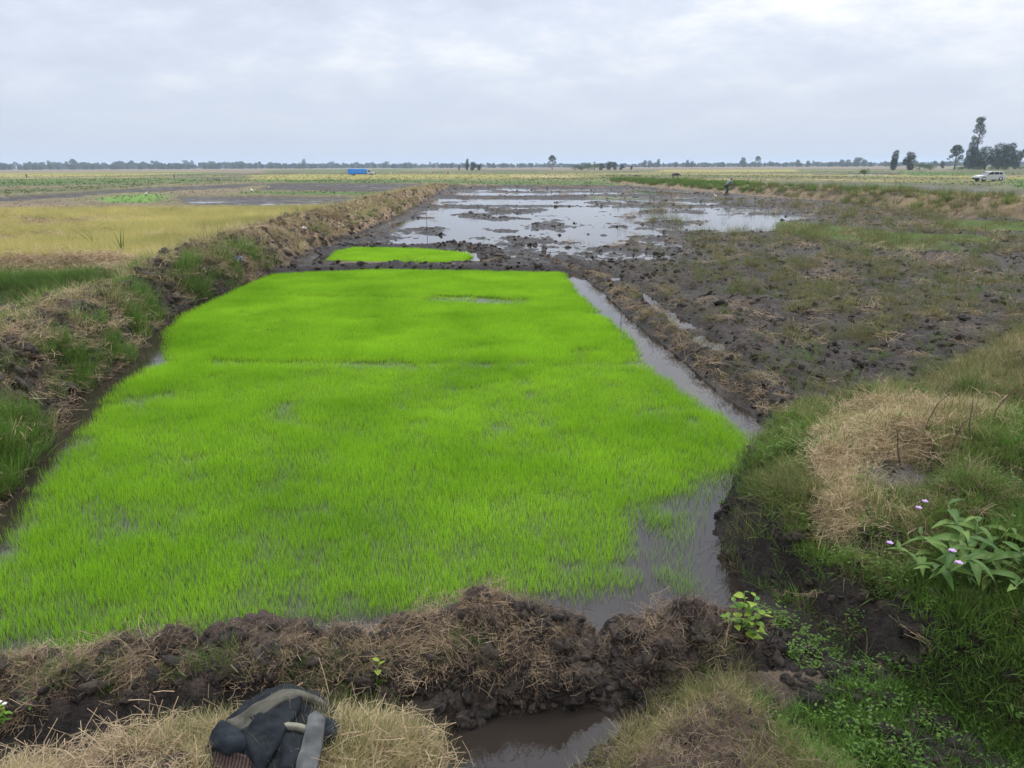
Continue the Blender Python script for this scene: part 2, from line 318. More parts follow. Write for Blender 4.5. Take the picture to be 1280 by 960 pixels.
    # yellow field and its heaps, grass bank, side ditch
    m = sstep(-.3, .5, sdist(x, y, YF) + .2 * wsd); z = lerp(z, np.maximum(z * .3, .22 + .05 * b2), m * (reg != 5)); C = mixc(C, (.21, .165, .075), m * (reg != 5)); wet = wet * (1 - m)
    d, _ = pdist(x, y, GBANK, 3); put(.40 * np.clip(1 - (d / .9) ** 2, -1, 1) + .5 * rough, (d < 1.1) * 1.0, (.08, .085, .03), .1, 5)
    m = sstep(-.15, .15, sdist(x, y, SIDEWET) + .2 * wsd); z = lerp(z, .005 + .04 * b3 + .03 * c1, m); C = mixc(C, (.06, .052, .045), m); wet = lerp(wet, .9, m)
    for (hx, hy), hr, hh in HEAPS:
        d = np.hypot(x - hx, (y - hy)) / hr + .12 * wsd
        g = hh * np.exp(-(d * 1.5) ** 2) * (1 + .3 * b3) ; z = z + g; C = mixc(C, STRAWC, np.clip(g / hh * 1.6, 0, 1) * .8)
    # near bank
    d, t = pdist(x, y, NBANK, 3); Hn = np.interp(t, np.arange(len(NB_H)), NB_H) * (1 + .10 * fbm(x, y, .8, 2, 36)); W = np.interp(t, np.arange(len(NB_W)), NB_W)
    d = np.maximum(d + .05 * wsd, 0); pr = np.clip(1 - (d / W) ** 2.6, -1, 1)
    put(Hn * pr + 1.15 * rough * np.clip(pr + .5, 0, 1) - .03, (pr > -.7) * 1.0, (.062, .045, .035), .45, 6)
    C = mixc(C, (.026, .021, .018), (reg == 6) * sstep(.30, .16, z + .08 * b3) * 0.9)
    # foreground platforms
    sd = sdist(x, y, FLEFT) + .08 * wsd; put(.33 * sstep(-.1, .42, sd) + .06 * b2 + .7 * rough * sstep(-.1, .2, sd), (sd > -.12) * 1.0, (.12, .088, .06), .1, 3)
    sd = sdist(x, y, FMID) + .06 * wsd; put(.36 * sstep(-.08, .5, sd) + .05 * b2 + .6 * rough * sstep(-.1, .2, sd), (sd > -.1) * 1.0, (.075, .050, .034), .1, 3)
    m = sstep(-.06, .10, sdist(x, y, PIT) + .06 * wsd); z = lerp(z, -.06, m); wet = lerp(wet, 1, m); C = mixc(C, (.07, .045, .03), m)
    # right bank
    sd = sdist(x, y, RBANK, 5) + .09 * wsd + .05 * b2
    h = .42 * sstep(-.05, .16, sd) + .24 * sstep(.1, .9, sd) + .20 * sstep(.8, 2.2, sd) + .14 * fbm(x, y, 1.0, 4, 46) * sstep(0, .6, sd) + 1.3 * rough * sstep(-.05, .25, sd) - .03
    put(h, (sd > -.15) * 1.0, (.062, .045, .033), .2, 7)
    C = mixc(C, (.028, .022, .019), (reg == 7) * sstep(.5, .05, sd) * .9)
    # grey cracked slab on the right bank
    sx, sy = U(1095, 592, .62); d = np.hypot((x - sx) * 1.0, (y - sy) * .8) + .06 * wsd; m = sstep(.42, .3, d); z = lerp(z, .62 + .02 * c1 + .12 * (y - sy), m * .8); C = mixc(C, (.13, .11, .10), m)
    # far reed bank
    d, t = pdist(x, y, REEDB, 8); Hr = np.interp(t, np.arange(len(REED_H)), REED_H)
    d2 = d + .3 * wsd; sb = .5 * (1 + fbm(x, y, 2.5, 3, 56))
    put(Hr * np.clip(1 - (d2 / 2.3) ** 2, -1, 1) + 1.2 * rough + .08 * b2, (d < 2.9) * 1.0, (.17, .125, .07), .1, 8)
    C = mixc(C, (.06, .045, .035), (reg == 8) * sstep(.5, .75, sb) * .8)
    # rise under the camera
    t = 1 - sstep(.9, 2.0, r); z = lerp(z, .86 + .03 * b3, t)
    C = C * (1 + .25 * b3 + .15 * b2 + .35 * (hashv(x, y) - .5))[:, None]
    C = np.clip(C, .01, .8)
    dark = sstep(.14, -.01, z + .05 * b3) * (r < 130); wet = np.clip(np.maximum(wet, dark), 0, 1); C = C * (1 - .35 * dark)[:, None]
    return z.astype(np.float32), C, wet.astype(np.float32), reg

# ------------------------------------------------------------------ materials
def new_mat(name):
    m = bpy.data.materials.new(name); m.use_nodes = True; t = m.node_tree; t.nodes.clear()
    o = N(t, 'ShaderNodeOutputMaterial'); p = N(t, 'ShaderNodeBsdfPrincipled'); t.links.new(p.outputs[0], o.inputs[0])
    return m, t, p, o
def simple(name, c, rough=.7, metal=0, var=.15, scale=20, bump=0):
    m, t, p, o = new_mat(name)
    tc = N(t, 'ShaderNodeTexCoord'); n = N(t, 'ShaderNodeTexNoise'); n.inputs['Scale'].default_value = scale; n.inputs['Detail'].default_value = 5
    t.links.new(tc.outputs['Object'], n.inputs['Vector'])
    mr = N(t, 'ShaderNodeMapRange'); mr.inputs['From Min'].default_value = .3; mr.inputs['From Max'].default_value = .7; mr.inputs['To Min'].default_value = 1 - var; mr.inputs['To Max'].default_value = 1 + var
    t.links.new(n.outputs[0], mr.inputs['Value'])
    v = N(t, 'ShaderNodeVectorMath', operation='SCALE'); v.inputs[0].default_value = c; t.links.new(mr.outputs[0], v.inputs['Scale'])
    t.links.new(v.outputs[0], p.inputs['Base Color']); p.inputs['Roughness'].default_value = rough; p.inputs['Metallic'].default_value = metal
    if bump:
        b = N(t, 'ShaderNodeBump'); b.inputs['Strength'].default_value = bump; b.inputs['Distance'].default_value = .01
        t.links.new(n.outputs[0], b.inputs['Height']); t.links.new(b.outputs[0], p.inputs['Normal'])
    return m
def ground_mat():
    m, t, p, o = new_mat('wet_earth')
    geo = N(t, 'ShaderNodeNewGeometry'); at = N(t, 'ShaderNodeAttribute', attribute_name='Col'); aw = N(t, 'ShaderNodeAttribute', attribute_name='wet')
    def noise(s, d=6, r=.6):
        n = N(t, 'ShaderNodeTexNoise'); n.inputs['Scale'].default_value = s; n.inputs['Detail'].default_value = d; n.inputs['Roughness'].default_value = r
        t.links.new(geo.outputs['Position'], n.inputs['Vector']); return n.outputs[0]
    a = noise(14); b = noise(60, 4, .65); c = noise(2.2, 5)
    v = M(t, 'ADD', M(t, 'ADD', M(t, 'MULTIPLY', a, .9), M(t, 'MULTIPLY', b, .8)), M(t, 'MULTIPLY', c, .5))
    mr = N(t, 'ShaderNodeMapRange'); mr.inputs['From Min'].default_value = .85; mr.inputs['From Max'].default_value = 1.35; mr.inputs['To Min'].default_value = .5; mr.inputs['To Max'].default_value = 1.5
    t.links.new(v, mr.inputs['Value'])
    s = N(t, 'ShaderNodeVectorMath', operation='SCALE'); t.links.new(at.outputs['Color'], s.inputs[0]); t.links.new(mr.outputs[0], s.inputs['Scale'])
    t.links.new(s.outputs[0], p.inputs['Base Color'])
    rr = N(t, 'ShaderNodeMapRange'); rr.inputs['To Min'].default_value = .95; rr.inputs['To Max'].default_value = .42
    ww = M(t, 'MULTIPLY', aw.outputs['Fac'], M(t, 'ADD', M(t, 'MULTIPLY', c, 1.2), .35), clamp=True)
    t.links.new(ww, rr.inputs['Value']); t.links.new(rr.outputs[0], p.inputs['Roughness'])
    p.inputs['Specular IOR Level'].default_value = .22
    bp = N(t, 'ShaderNodeBump'); bp.inputs['Strength'].default_value = 1.0; bp.inputs['Distance'].default_value = .06
    hv = M(t, 'ADD', M(t, 'MULTIPLY', a, .8), M(t, 'MULTIPLY', b, .4)); t.links.new(hv, bp.inputs['Height']); t.links.new(bp.outputs[0], p.inputs['Normal'])
    return m
def water_mat():
    m, t, p, o = new_mat('muddy_water')
    geo = N(t, 'ShaderNodeNewGeometry')
    n = N(t, 'ShaderNodeTexNoise'); n.inputs['Scale'].default_value = 1.6; n.inputs['Detail'].default_value = 4; t.links.new(geo.outputs['Position'], n.inputs['Vector'])
    cr = N(t, 'ShaderNodeValToRGB'); t.links.new(n.outputs[0], cr.inputs[0]); cr.color_ramp.elements[0].color = (.016, .012, .009, 1); cr.color_ramp.elements[1].color = (.034, .027, .022, 1)
    t.links.new(cr.outputs[0], p.inputs['Base Color']); p.inputs['Roughness'].default_value = .03; p.inputs['IOR'].default_value = 1.38
    n2 = N(t, 'ShaderNodeTexNoise'); n2.inputs['Scale'].default_value = 9; n2.inputs['Detail'].default_value = 3; t.links.new(geo.outputs['Position'], n2.inputs['Vector'])
    bp = N(t, 'ShaderNodeBump'); bp.inputs['Strength'].default_value = .12; bp.inputs['Distance'].default_value = .01; t.links.new(n2.outputs[0], bp.inputs['Height']); t.links.new(bp.outputs[0], p.inputs['Normal'])
    return m
def leaf_mat(name, lo, hi, root=None, rough=.5, trans=.35, patch=.6, var=.5):
    """lo..hi by the instance's tint; root colour near the stalk base (attribute tip)"""
    m, t, p, o = new_mat(name)
    at = N(t, 'ShaderNodeAttribute', attribute_name='tint'); at.attribute_type = 'INSTANCER'
    geo = N(t, 'ShaderNodeNewGeometry')
    n = N(t, 'ShaderNodeTexNoise'); n.inputs['Scale'].default_value = patch; n.inputs['Detail'].default_value = 3; t.links.new(geo.outputs['Position'], n.inputs['Vector'])
    pr = N(t, 'ShaderNodeAttribute', attribute_name='rnd')
    f = M(t, 'ADD', M(t, 'MULTIPLY', at.outputs['Fac'], .5), M(t, 'ADD', M(t, 'MULTIPLY', pr.outputs['Fac'], var), M(t, 'MULTIPLY', M(t, 'SUBTRACT', n.outputs[0], .5), 1.1)), clamp=True)
    mx = N(t, 'ShaderNodeMix', data_type='RGBA'); t.links.new(f, mx.inputs[0]); mx.inputs[6].default_value = (*lo, 1); mx.inputs[7].default_value = (*hi, 1)
    c = mx.outputs[2]
    if root:
        tp = N(t, 'ShaderNodeAttribute', attribute_name='tip'); m2 = N(t, 'ShaderNodeMix', data_type='RGBA')
        t.links.new(M(t, 'MULTIPLY', tp.outputs['Fac'], 2.2, clamp=True), m2.inputs[0]); m2.inputs[6].default_value = (*root, 1); t.links.new(c, m2.inputs[7]); c = m2.outputs[2]
    t.links.new(c, p.inputs['Base Color']); p.inputs['Roughness'].default_value = rough; p.inputs['Specular IOR Level'].default_value = .15
    if trans:
        tr = N(t, 'ShaderNodeBsdfTranslucent'); t.links.new(c, tr.inputs[0]); mxs = N(t, 'ShaderNodeMixShader'); mxs.inputs[0].default_value = trans
        t.links.new(p.outputs[0], mxs.inputs[1]); t.links.new(tr.outputs[0], mxs.inputs[2]); t.links.new(mxs.outputs[0], o.inputs[0])
    return m
M_G = ground_mat(); M_W = water_mat()
M_RICE = leaf_mat('rice_blade', (.15, .35, .012), (.42, .70, .04), (.05, .14, .010), .55, .45, .9, .55)  # root colour darkened to paint in the shade between the blades
M_GRASS = leaf_mat('green_grass_blade', (.055, .11, .022), (.15, .24, .045), (.10, .12, .03), .55, .35)
M_LUSH = leaf_mat('lush_grass_blade', (.045, .105, .018), (.15, .27, .04), (.07, .08, .03), .5, .35)
M_MIXG = leaf_mat('mixed_grass_blade', (.06, .09, .022), (.24, .23, .08), (.14, .11, .05), .65, .3)
M_DRY = leaf_mat('dry_grass_blade', (.20, .165, .07), (.66, .56, .29), (.20, .15, .08), .75, .25)
M_STRAW = leaf_mat('straw', (.12, .08, .045), (.48, .36, .22), None, .8, .1)
M_ROOT = leaf_mat('brown_root', (.09, .06, .04), (.26, .19, .13), None, .85, 0)
M_RIPE = leaf_mat('ripe_rice_blade', (.27, .27, .08), (.72, .61, .24), (.30, .25, .10), .7, .3, .45)
M_WEED = leaf_mat('weed_leaf', (.045, .10, .018), (.13, .21, .04), None, .55, .3)
def clod_mat():
    m, t, p, o = new_mat('mud_clod'); geo = N(t, 'ShaderNodeNewGeometry'); at = N(t, 'ShaderNodeAttribute', attribute_name='tint'); at.attribute_type = 'INSTANCER'
    def noise(s, d, r=.65):
        n = N(t, 'ShaderNodeTexNoise'); n.inputs['Scale'].default_value = s; n.inputs['Detail'].default_value = d; n.inputs['Roughness'].default_value = r; t.links.new(geo.outputs['Position'], n.inputs['Vector']); return n.outputs[0]
    a = noise(18, 8); b = noise(3, 4); f = M(t, 'ADD', M(t, 'MULTIPLY', a, 1.5), M(t, 'ADD', M(t, 'MULTIPLY', b, .8), M(t, 'ADD', M(t, 'MULTIPLY', at.outputs['Fac'], .5), -1.0)), clamp=True)
    mx = N(t, 'ShaderNodeMix', data_type='RGBA'); t.links.new(f, mx.inputs[0]); mx.inputs[6].default_value = (.015, .012, .010, 1); mx.inputs[7].default_value = (.092, .069, .051, 1); t.links.new(mx.outputs[2], p.inputs['Base Color'])
    p.inputs['Roughness'].default_value = .72; p.inputs['Specular IOR Level'].default_value = .25
    bp = N(t, 'ShaderNodeBump'); bp.inputs['Strength'].default_value = 1; bp.inputs['Distance'].default_value = .05; t.links.new(a, bp.inputs['Height']); t.links.new(bp.outputs[0], p.inputs['Normal']); return m
M_CLOD = clod_mat()
M_CROWN = leaf_mat('tree_foliage', (.018, .038, .014), (.05, .085, .03), None, .6, .2, .12)
M_CROWN2 = leaf_mat('bush_foliage', (.05, .10, .025), (.12, .19, .045), None, .6, .2, .12)
M_BARK = simple('bark', (.14, .115, .09), .9)

# ------------------------------------------------------------------ object helpers
def tag(o, label=None, cat=None, group=None, kind=None):
    if label: o['label'] = label
    if cat: o['category'] = cat
    if group: o['group'] = group
    if kind: o['kind'] = kind
    return o
def mesh_from(name, V, F, mats=(), attrs=None, smooth=True):
    me = bpy.data.meshes.new(name); V = np.asarray(V, np.float32)
    if isinstance(F, np.ndarray) and F.ndim == 2:
        k = F.shape[1]; me.vertices.add(len(V)); me.vertices.foreach_set('co', V.ravel()); me.loops.add(F.size); me.polygons.add(len(F))
        me.loops.foreach_set('vertex_index', F.astype(np.int32).ravel()); me.polygons.foreach_set('loop_start', np.arange(0, F.size, k, dtype=np.int32))
        me.polygons.foreach_set('use_smooth', np.full(len(F), smooth)); me.update(calc_edges=True); me.validate()
    else:
        me.from_pydata([tuple(map(float, v)) for v in V], [], [tuple(map(int, f)) for f in F]); me.polygons.foreach_set('use_smooth', [smooth] * len(me.polygons))
    for m in mats: me.materials.append(m)
    for k, a in (attrs or {}).items():
        a = np.asarray(a, np.float32)
        if a.ndim == 2:
            at = me.attributes.new(k, 'FLOAT_COLOR', 'POINT'); at.data.foreach_set('color', np.hstack([a, np.ones((len(a), 1), np.float32)]).ravel())
        else:
            at = me.attributes.new(k, 'FLOAT', 'POINT'); at.data.foreach_set('value', a)
    return me
def ob(name, me, parent=None, loc=None, rot=None):
    o = bpy.data.objects.new(name, me); col.objects.link(o)
    if parent: o.parent = parent
    if loc is not None: o.location = loc
    if rot is not None: o.rotation_euler = rot
    return o
def empty(name, loc, rz=0):
    o = bpy.data.objects.new(name, None); col.objects.link(o); o.location = loc; o.rotation_euler = (0, 0, rz); o.empty_display_size = .1; return o

# ------------------------------------------------------------------ the ground sheet
def build_ground():
    mid = np.radians(np.linspace(-41, 41, 760)); side = np.radians(np.concatenate([np.linspace(-180, -42, 46), np.linspace(42, 180, 46)[:-1]]))
    th = np.sort(np.concatenate([mid, side])); nt_ = len(th)
    def geo(a, b, q): return a * q ** np.arange(int(math.log(b / a) / math.log(q)))
    r = np.concatenate([geo(.25, 1.7, 1.06), geo(1.7, 8, 1.0036), geo(8, 70, 1.0064), geo(70, 5200, 1.022)]); nr = len(r)
    Rr, T = np.meshgrid(r, th, indexing='ij'); x = (Rr * np.sin(T)).ravel(); y = (Rr * np.cos(T)).ravel()
    z, C, wet, reg = terrain(x, y)
    V = np.column_stack([x, y, z]); i = np.arange(nr - 1)[:, None] * nt_; j = np.arange(nt_)[None, :]; j2 = (j + 1) % nt_
    F = np.stack([i + j, i + j2, i + nt_ + j2, i + nt_ + j], -1).reshape(-1, 4)[:, ::-1]
    fr = reg[F[:, 0]]
    # centre cap joins 'ground'
    defs = {0: ('ground', 'wide flat farmland of green, yellow and ploughed plots reaching the horizon'), 1: ('mud_field', 'large ploughed field of dark wet mud with puddles and crop residue'),
            2: ('paddy_bed', 'muddy bottom of the flooded seedbed under the rice seedlings'), 3: ('foreground_soil', 'muddy brown soil in the foreground around the dark pit'),
            4: ('mud_bund', 'low dark mud bunds framing the seedbeds on the right and the far end'), 5: ('left_earth_bank', 'long broken brown earth bank with straw and grass left of the seedbed'),
            6: ('near_earth_bank', 'dark rooty earth bank across the near end of the seedbed'), 7: ('right_earth_bank', 'tall grassy earth bank on the right beside the seedbed'), 8: ('far_earth_bank', 'overgrown earth bank along the far right side of the mud field')}
    for rid, (nm, lab) in defs.items():
        f = F[fr == rid]
        if not len(f): continue
        used = np.unique(f); mp_ = np.zeros(len(V), np.int64); mp_[used] = np.arange(len(used))
        o = ob(nm, mesh_from(nm, V[used], mp_[f], [M_G], {'Col': C[used], 'wet': wet[used]})); tag(o, lab, kind='structure')
    nc = nt_; cv = np.vstack([V[:nt_], [[0, 0, z[:nt_].mean()]]])
    me = mesh_from('footing', cv, [(k, nt_, (k + 1) % nt_) for k in range(nt_)], [M_G], {'Col': np.vstack([C[:nt_], C[:1]]), 'wet': np.zeros(nt_ + 1)}); tag(ob('ground_underfoot', me), 'patch of soil directly under the viewpoint', kind='structure')
build_ground()
# water sheet over all the wet land
def wsheet():
    s = 300
    V = [(-s, -20, 0), (s, -20, 0), (s, 2 * s, 0), (-s, 2 * s, 0)]
    o = ob('water', mesh_from('water', V, [(0, 1, 2, 3)], [M_W])); tag(o, 'still muddy water lying in the seedbed, ditches and field puddles', kind='structure')
wsheet()

# ------------------------------------------------------------------ clump prototypes
protos = {}
def blades(seed, n, rad, h, wid, bend, lean, segs=3, flat=0.0):
    g = np.random.default_rng(seed); V = []; F = []; tip = []; rnd = []
    for k in range(n):
        a = g.uniform(0, 2 * math.pi); rr = rad * math.sqrt(g.uniform()); bx, by = rr * math.cos(a), rr * math.sin(a)
        L = g.uniform(*h); az = g.uniform(0, 2 * math.pi) if rad < .03 else a + g.normal(0, 1.1); le = abs(g.normal(0, lean)) + flat; bd = g.uniform(.3, 1) * bend
        wd = wid * g.uniform(.6, .7); wa = az + math.pi / 2 + g.normal(0, .5); wx, wy = math.cos(wa) * wd, math.sin(wa) * wd
        p = np.array([bx, by, 0.0]); b0 = len(V); q = g.uniform(0, 1)
        for s_ in range(segs + 1):
            f = s_ / segs; ang = min(le + bd * f, 2.4)
            ww = (1 - f ** 1.6) if s_ < segs else 0
            if s_ == segs: V.append(tuple(p)); tip.append(1); rnd.append(q)
            else:
                V.append((p[0] - wx * ww / 2, p[1] - wy * ww / 2, p[2])); V.append((p[0] + wx * ww / 2, p[1] + wy * ww / 2, p[2])); tip += [f, f]; rnd += [q, q]
            st = L / segs; p = p + np.array([math.sin(ang) * math.cos(az), math.sin(ang) * math.sin(az), math.cos(ang)]) * st
            p[2] = max(p[2], .004)
        for s_ in range(segs - 1): i = b0 + 2 * s_; F.append((i, i + 1, i + 3, i + 2))
        i = b0 + 2 * (segs - 1); F.append((i, i + 1, i + 2))
    return V, F, {'tip': tip, 'rnd': rnd}
def litter(seed, n, rad, L, wid, up=.03):
    """loose straws: thin strips lying at all angles, slightly bent"""
    g = np.random.default_rng(seed); V = []; F = []; rnd = []
    for k in range(n):
        c = np.array([*(g.normal(0, rad * .5, 2)), g.uniform(.0, up)]); a = g.uniform(0, 2 * math.pi); el = g.normal(0, .3); d = np.array([math.cos(a) * math.cos(el), math.sin(a) * math.cos(el), math.sin(el)])
        s = np.array([-math.sin(a), math.cos(a), g.normal(0, .6)]); s = s / np.linalg.norm(s) * wid * g.uniform(.6, 1.4) / 2; l = g.uniform(*L); q = g.uniform(); b = len(V)
        kink = s * g.normal(0, 8)
        for f in (-.5, 0, .5):
            p = c + d * l * f + (kink if f == 0 else 0); p = p + np.array([0, 0, .004 - .15 * l * f * f]); V += [tuple(p - s), tuple(p + s)]; rnd += [q, q]
        F += [(b, b + 1, b + 3, b + 2), (b + 2, b + 3, b + 5, b + 4)]
    return V, F, {'rnd': rnd, 'tip': [.5] * len(V)}
def clod_mesh(seed, sub=3):
    from mathutils import noise
    bm = bmesh.new(); bmesh.ops.create_icosphere(bm, subdivisions=sub, radius=.5); g = np.random.default_rng(seed); o = Vector(g.uniform(0, 50, 3)); st = g.uniform(.7, 1.3, 2)
    for v in bm.verts:
        c = Vector(v.co); k = 1 + .7 * noise.noise(c * 2.2 + o) + .45 * noise.noise(c * 5 + o) + .30 * noise.noise(c * 12 + o)
        v.co = Vector((c.x * k * st[0], c.y * k * st[1], c.z * k * .75))
    V = [tuple(v.co) for v in bm.verts]; F = [tuple(v.index for v in f.verts) for f in bm.faces]; bm.free()
    return V, F, {'rnd': [g.uniform()] * len(V), 'tip': [.5] * len(V)}
def weedy(seed, n, h, leaf):
    """small broad-leaved herb: stems with oval leaves"""
    g = np.random.default_rng(seed); V = []; F = []; rnd = []
    for k in range(n):
        a = g.uniform(0, 6.283); le = g.uniform(.2, 1.1); L = g.uniform(.5, 1) * h; nl = g.integers(3, 6)
        for j in range(nl):
            f = (j + 1) / nl; base = np.array([math.cos(a) * math.sin(le), math.sin(a) * math.sin(le), math.cos(le)]) * L * f
            b = a + g.uniform(-2.2, 2.2); d = np.array([math.cos(b), math.sin(b), g.uniform(-.3, .4)]); s = np.array([-math.sin(b), math.cos(b), g.uniform(-.3, .3)]); l = leaf * g.uniform(.6, .7); ww = l * .24; q = g.uniform(); i = len(V)
            for f1, f2, dz in ((0, 0, 0), (.35, 1, .02), (.7, .8, 0), (1, 0, -.12)):
                p = base + d * l * f1 + np.array([0, 0, dz * l]);
                if f2: V += [tuple(p - s * ww * f2), tuple(p + s * ww * f2)]
                else: V.append(tuple(p))
            F += [(i, i + 1, i + 2), (i + 1, i + 3, i + 4, i + 2), (i + 3, i + 5, i + 4)]; rnd += [q] * 6
    return V, F, {'rnd': rnd, 'tip': [.7] * len(V)}
def pset(key, mat, fn, count, smooth=True):
    c = bpy.data.collections.new(key + '_kinds'); 
    for k in range(count):
        V, F, A = fn(k); me = mesh_from(f'{key}_clump', V, F, [mat], A, smooth); o = bpy.data.objects.new(f'{key}_clump_{k:02d}', me); c.objects.link(o)
    protos[key] = (c, count)
pset('rice', M_RICE, lambda k: blades(100 + k, 28, .11, (.055, .09), .0031, .4, .13, 3), 9)
pset('ricefar', M_RICE, lambda k: blades(150 + k, 24, .13, (.06, .09), .0055, .35, .12, 2), 6)
pset('grass', M_GRASS, lambda k: blades(200 + k, 34, .07, (.07, .20), .0045, 1.3, .4, 4), 6)
pset('lush', M_LUSH, lambda k: blades(300 + k, 44, .08, (.07, .20), .005, 1.2, .35, 4), 6)
M_PALE = leaf_mat('pale_green_shoot', (.13, .19, .06), (.24, .31, .12), None, .7, .3)
pset('pale', M_PALE, lambda k: blades(370 + k, 30, .12, (.02, .06), .006, 1.2, .5, 2), 5)
pset('leafg', M_LUSH, lambda k: blades(350 + k, 20, .07, (.035, .12), .0075, 1.5, .75, 3), 7)
pset('mixg', M_MIXG, lambda k: blades(400 + k, 34, .08, (.07, .22), .004, 1.5, .5, 4), 6)
pset('dry', M_DRY, lambda k: blades(500 + k, 44, .08, (.07, .2), .0032, 1.5, .6, 4), 6)
pset('straw', M_STRAW, lambda k: litter(600 + k, 46, .15, (.03, .20), .0026), 6)
pset('root', M_ROOT, lambda k: litter(700 + k, 40, .10, (.02, .11), .0022, .04), 5)
pset('ripe', M_RIPE, lambda k: blades(800 + k, 46, .14, (.24, .44), .008, .8, .16, 3), 5)
pset('clod', M_CLOD, lambda k: clod_mesh(900 + k), 12, True)
pset('herb', M_WEED, lambda k: weedy(1000 + k, 7, .12, .035), 5)
def big(seed):
    V, F, A = blades(seed, 70, .35, (.3, .8), .03, 1.2, .3, 3); return V, F, A
pset('reed', M_GRASS, lambda k: big(1100 + k), 5)
pset('reeddry', M_MIXG, lambda k: big(1150 + k), 5)
pset('reedstraw', M_DRY, lambda k: big(1170 + k), 4)

def scatter(name, key, x, y, scale, label, cat, dz=0.0, tilt=.12, tint=None, zz=None, smin=.7, smax=1.3, z_over=None, squash=None):
    n = len(x)
    if n == 0: return
    c, cnt = protos[key]
    if zz is None: zz = terrain(x, y)[0]
    g = np.random.default_rng(abs(hash(name)) % 1000 + n) if False else np.random.default_rng(n * 7 + len(name))
    me = bpy.data.meshes.new(name); me.vertices.add(n); me.vertices.foreach_set('co', np.column_stack([x, y, zz + dz]).astype(np.float32).ravel())
    rot = np.column_stack([g.normal(0, tilt, n), g.normal(0, tilt, n), g.uniform(0, 6.283, n)]).astype(np.float32)
    sc_ = (np.asarray(scale) * g.uniform(smin, smax, n)).astype(np.float32)
    a = me.attributes.new('irot', 'FLOAT_VECTOR', 'POINT'); a.data.foreach_set('vector', rot.ravel())
    a = me.attributes.new('iscale', 'FLOAT', 'POINT'); a.data.foreach_set('value', sc_)
    a = me.attributes.new('tint', 'FLOAT', 'POINT'); a.data.foreach_set('value', (g.uniform(0, 1, n) if tint is None else np.clip(tint + g.normal(0, .12, n), 0, 1)).astype(np.float32))
    a = me.attributes.new('pick', 'INT', 'POINT'); a.data.foreach_set('value', g.integers(0, cnt, n).astype(np.int32))
    o = ob(name, me); tag(o, label, cat, kind='stuff')
    ng = bpy.data.node_groups.new(name + '_scatter', 'GeometryNodeTree')
    ng.interface.new_socket('Geometry', in_out='INPUT', socket_type='NodeSocketGeometry'); ng.interface.new_socket('Geometry', in_out='OUTPUT', socket_type='NodeSocketGeometry')
    i = ng.nodes.new('NodeGroupInput'); q = ng.nodes.new('NodeGroupOutput'); ip = ng.nodes.new('GeometryNodeInstanceOnPoints'); ci = ng.nodes.new('GeometryNodeCollectionInfo')
    ci.inputs[0].default_value = c; ci.inputs['Separate Children'].default_value = True; ci.inputs['Reset Children'].default_value = True
    def na(nm, dt): k = ng.nodes.new('GeometryNodeInputNamedAttribute'); k.data_type = dt; k.inputs[0].default_value = nm; return k.outputs[0]
    er = ng.nodes.new('FunctionNodeEulerToRotation')
    L = ng.links.new; L(i.outputs[0], ip.inputs['Points']); L(ci.outputs[0], ip.inputs['Instance']); ip.inputs['Pick Instance'].default_value = True
    L(na('pick', 'INT'), ip.inputs['Instance Index']); L(na('irot', 'FLOAT_VECTOR'), er.inputs[0]); L(er.outputs[0], ip.inputs['Rotation']); L(na('iscale', 'FLOAT'), ip.inputs['Scale']); L(ip.outputs[0], q.inputs[0])
    md = o.modifiers.new('scatter', 'NODES'); md.node_group = ng
    return o

def cand(n, poly, power=0.0, seed=1):
    """n random points inside poly; power>0 favours near ones (density ~ r^-power)"""
    g = np.random.default_rng(seed); lo, hi = poly.min(0), poly.max(0); X = []; Y = []; tot = 0
    while tot < n:
        x = g.uniform(lo[0], hi[0], n * 2); y = g.uniform(lo[1], hi[1], n * 2); r = np.hypot(x, y)
        k = sdist(x, y, poly, .1) > 0
        if power: rm = max(2.0, np.hypot(*(poly.T)).min() * .8); k &= g.uniform(size=len(x)) < (rm / np.maximum(r, rm)) ** power
        k &= (np.abs(np.arctan2(x, y)) < R_(40)) & (y > 0)
        X.append(x[k]); Y.append(y[k]); tot += k.sum()
        if k.sum() == 0: break
    return np.concatenate(X)[:n], np.concatenate(Y)[:n]

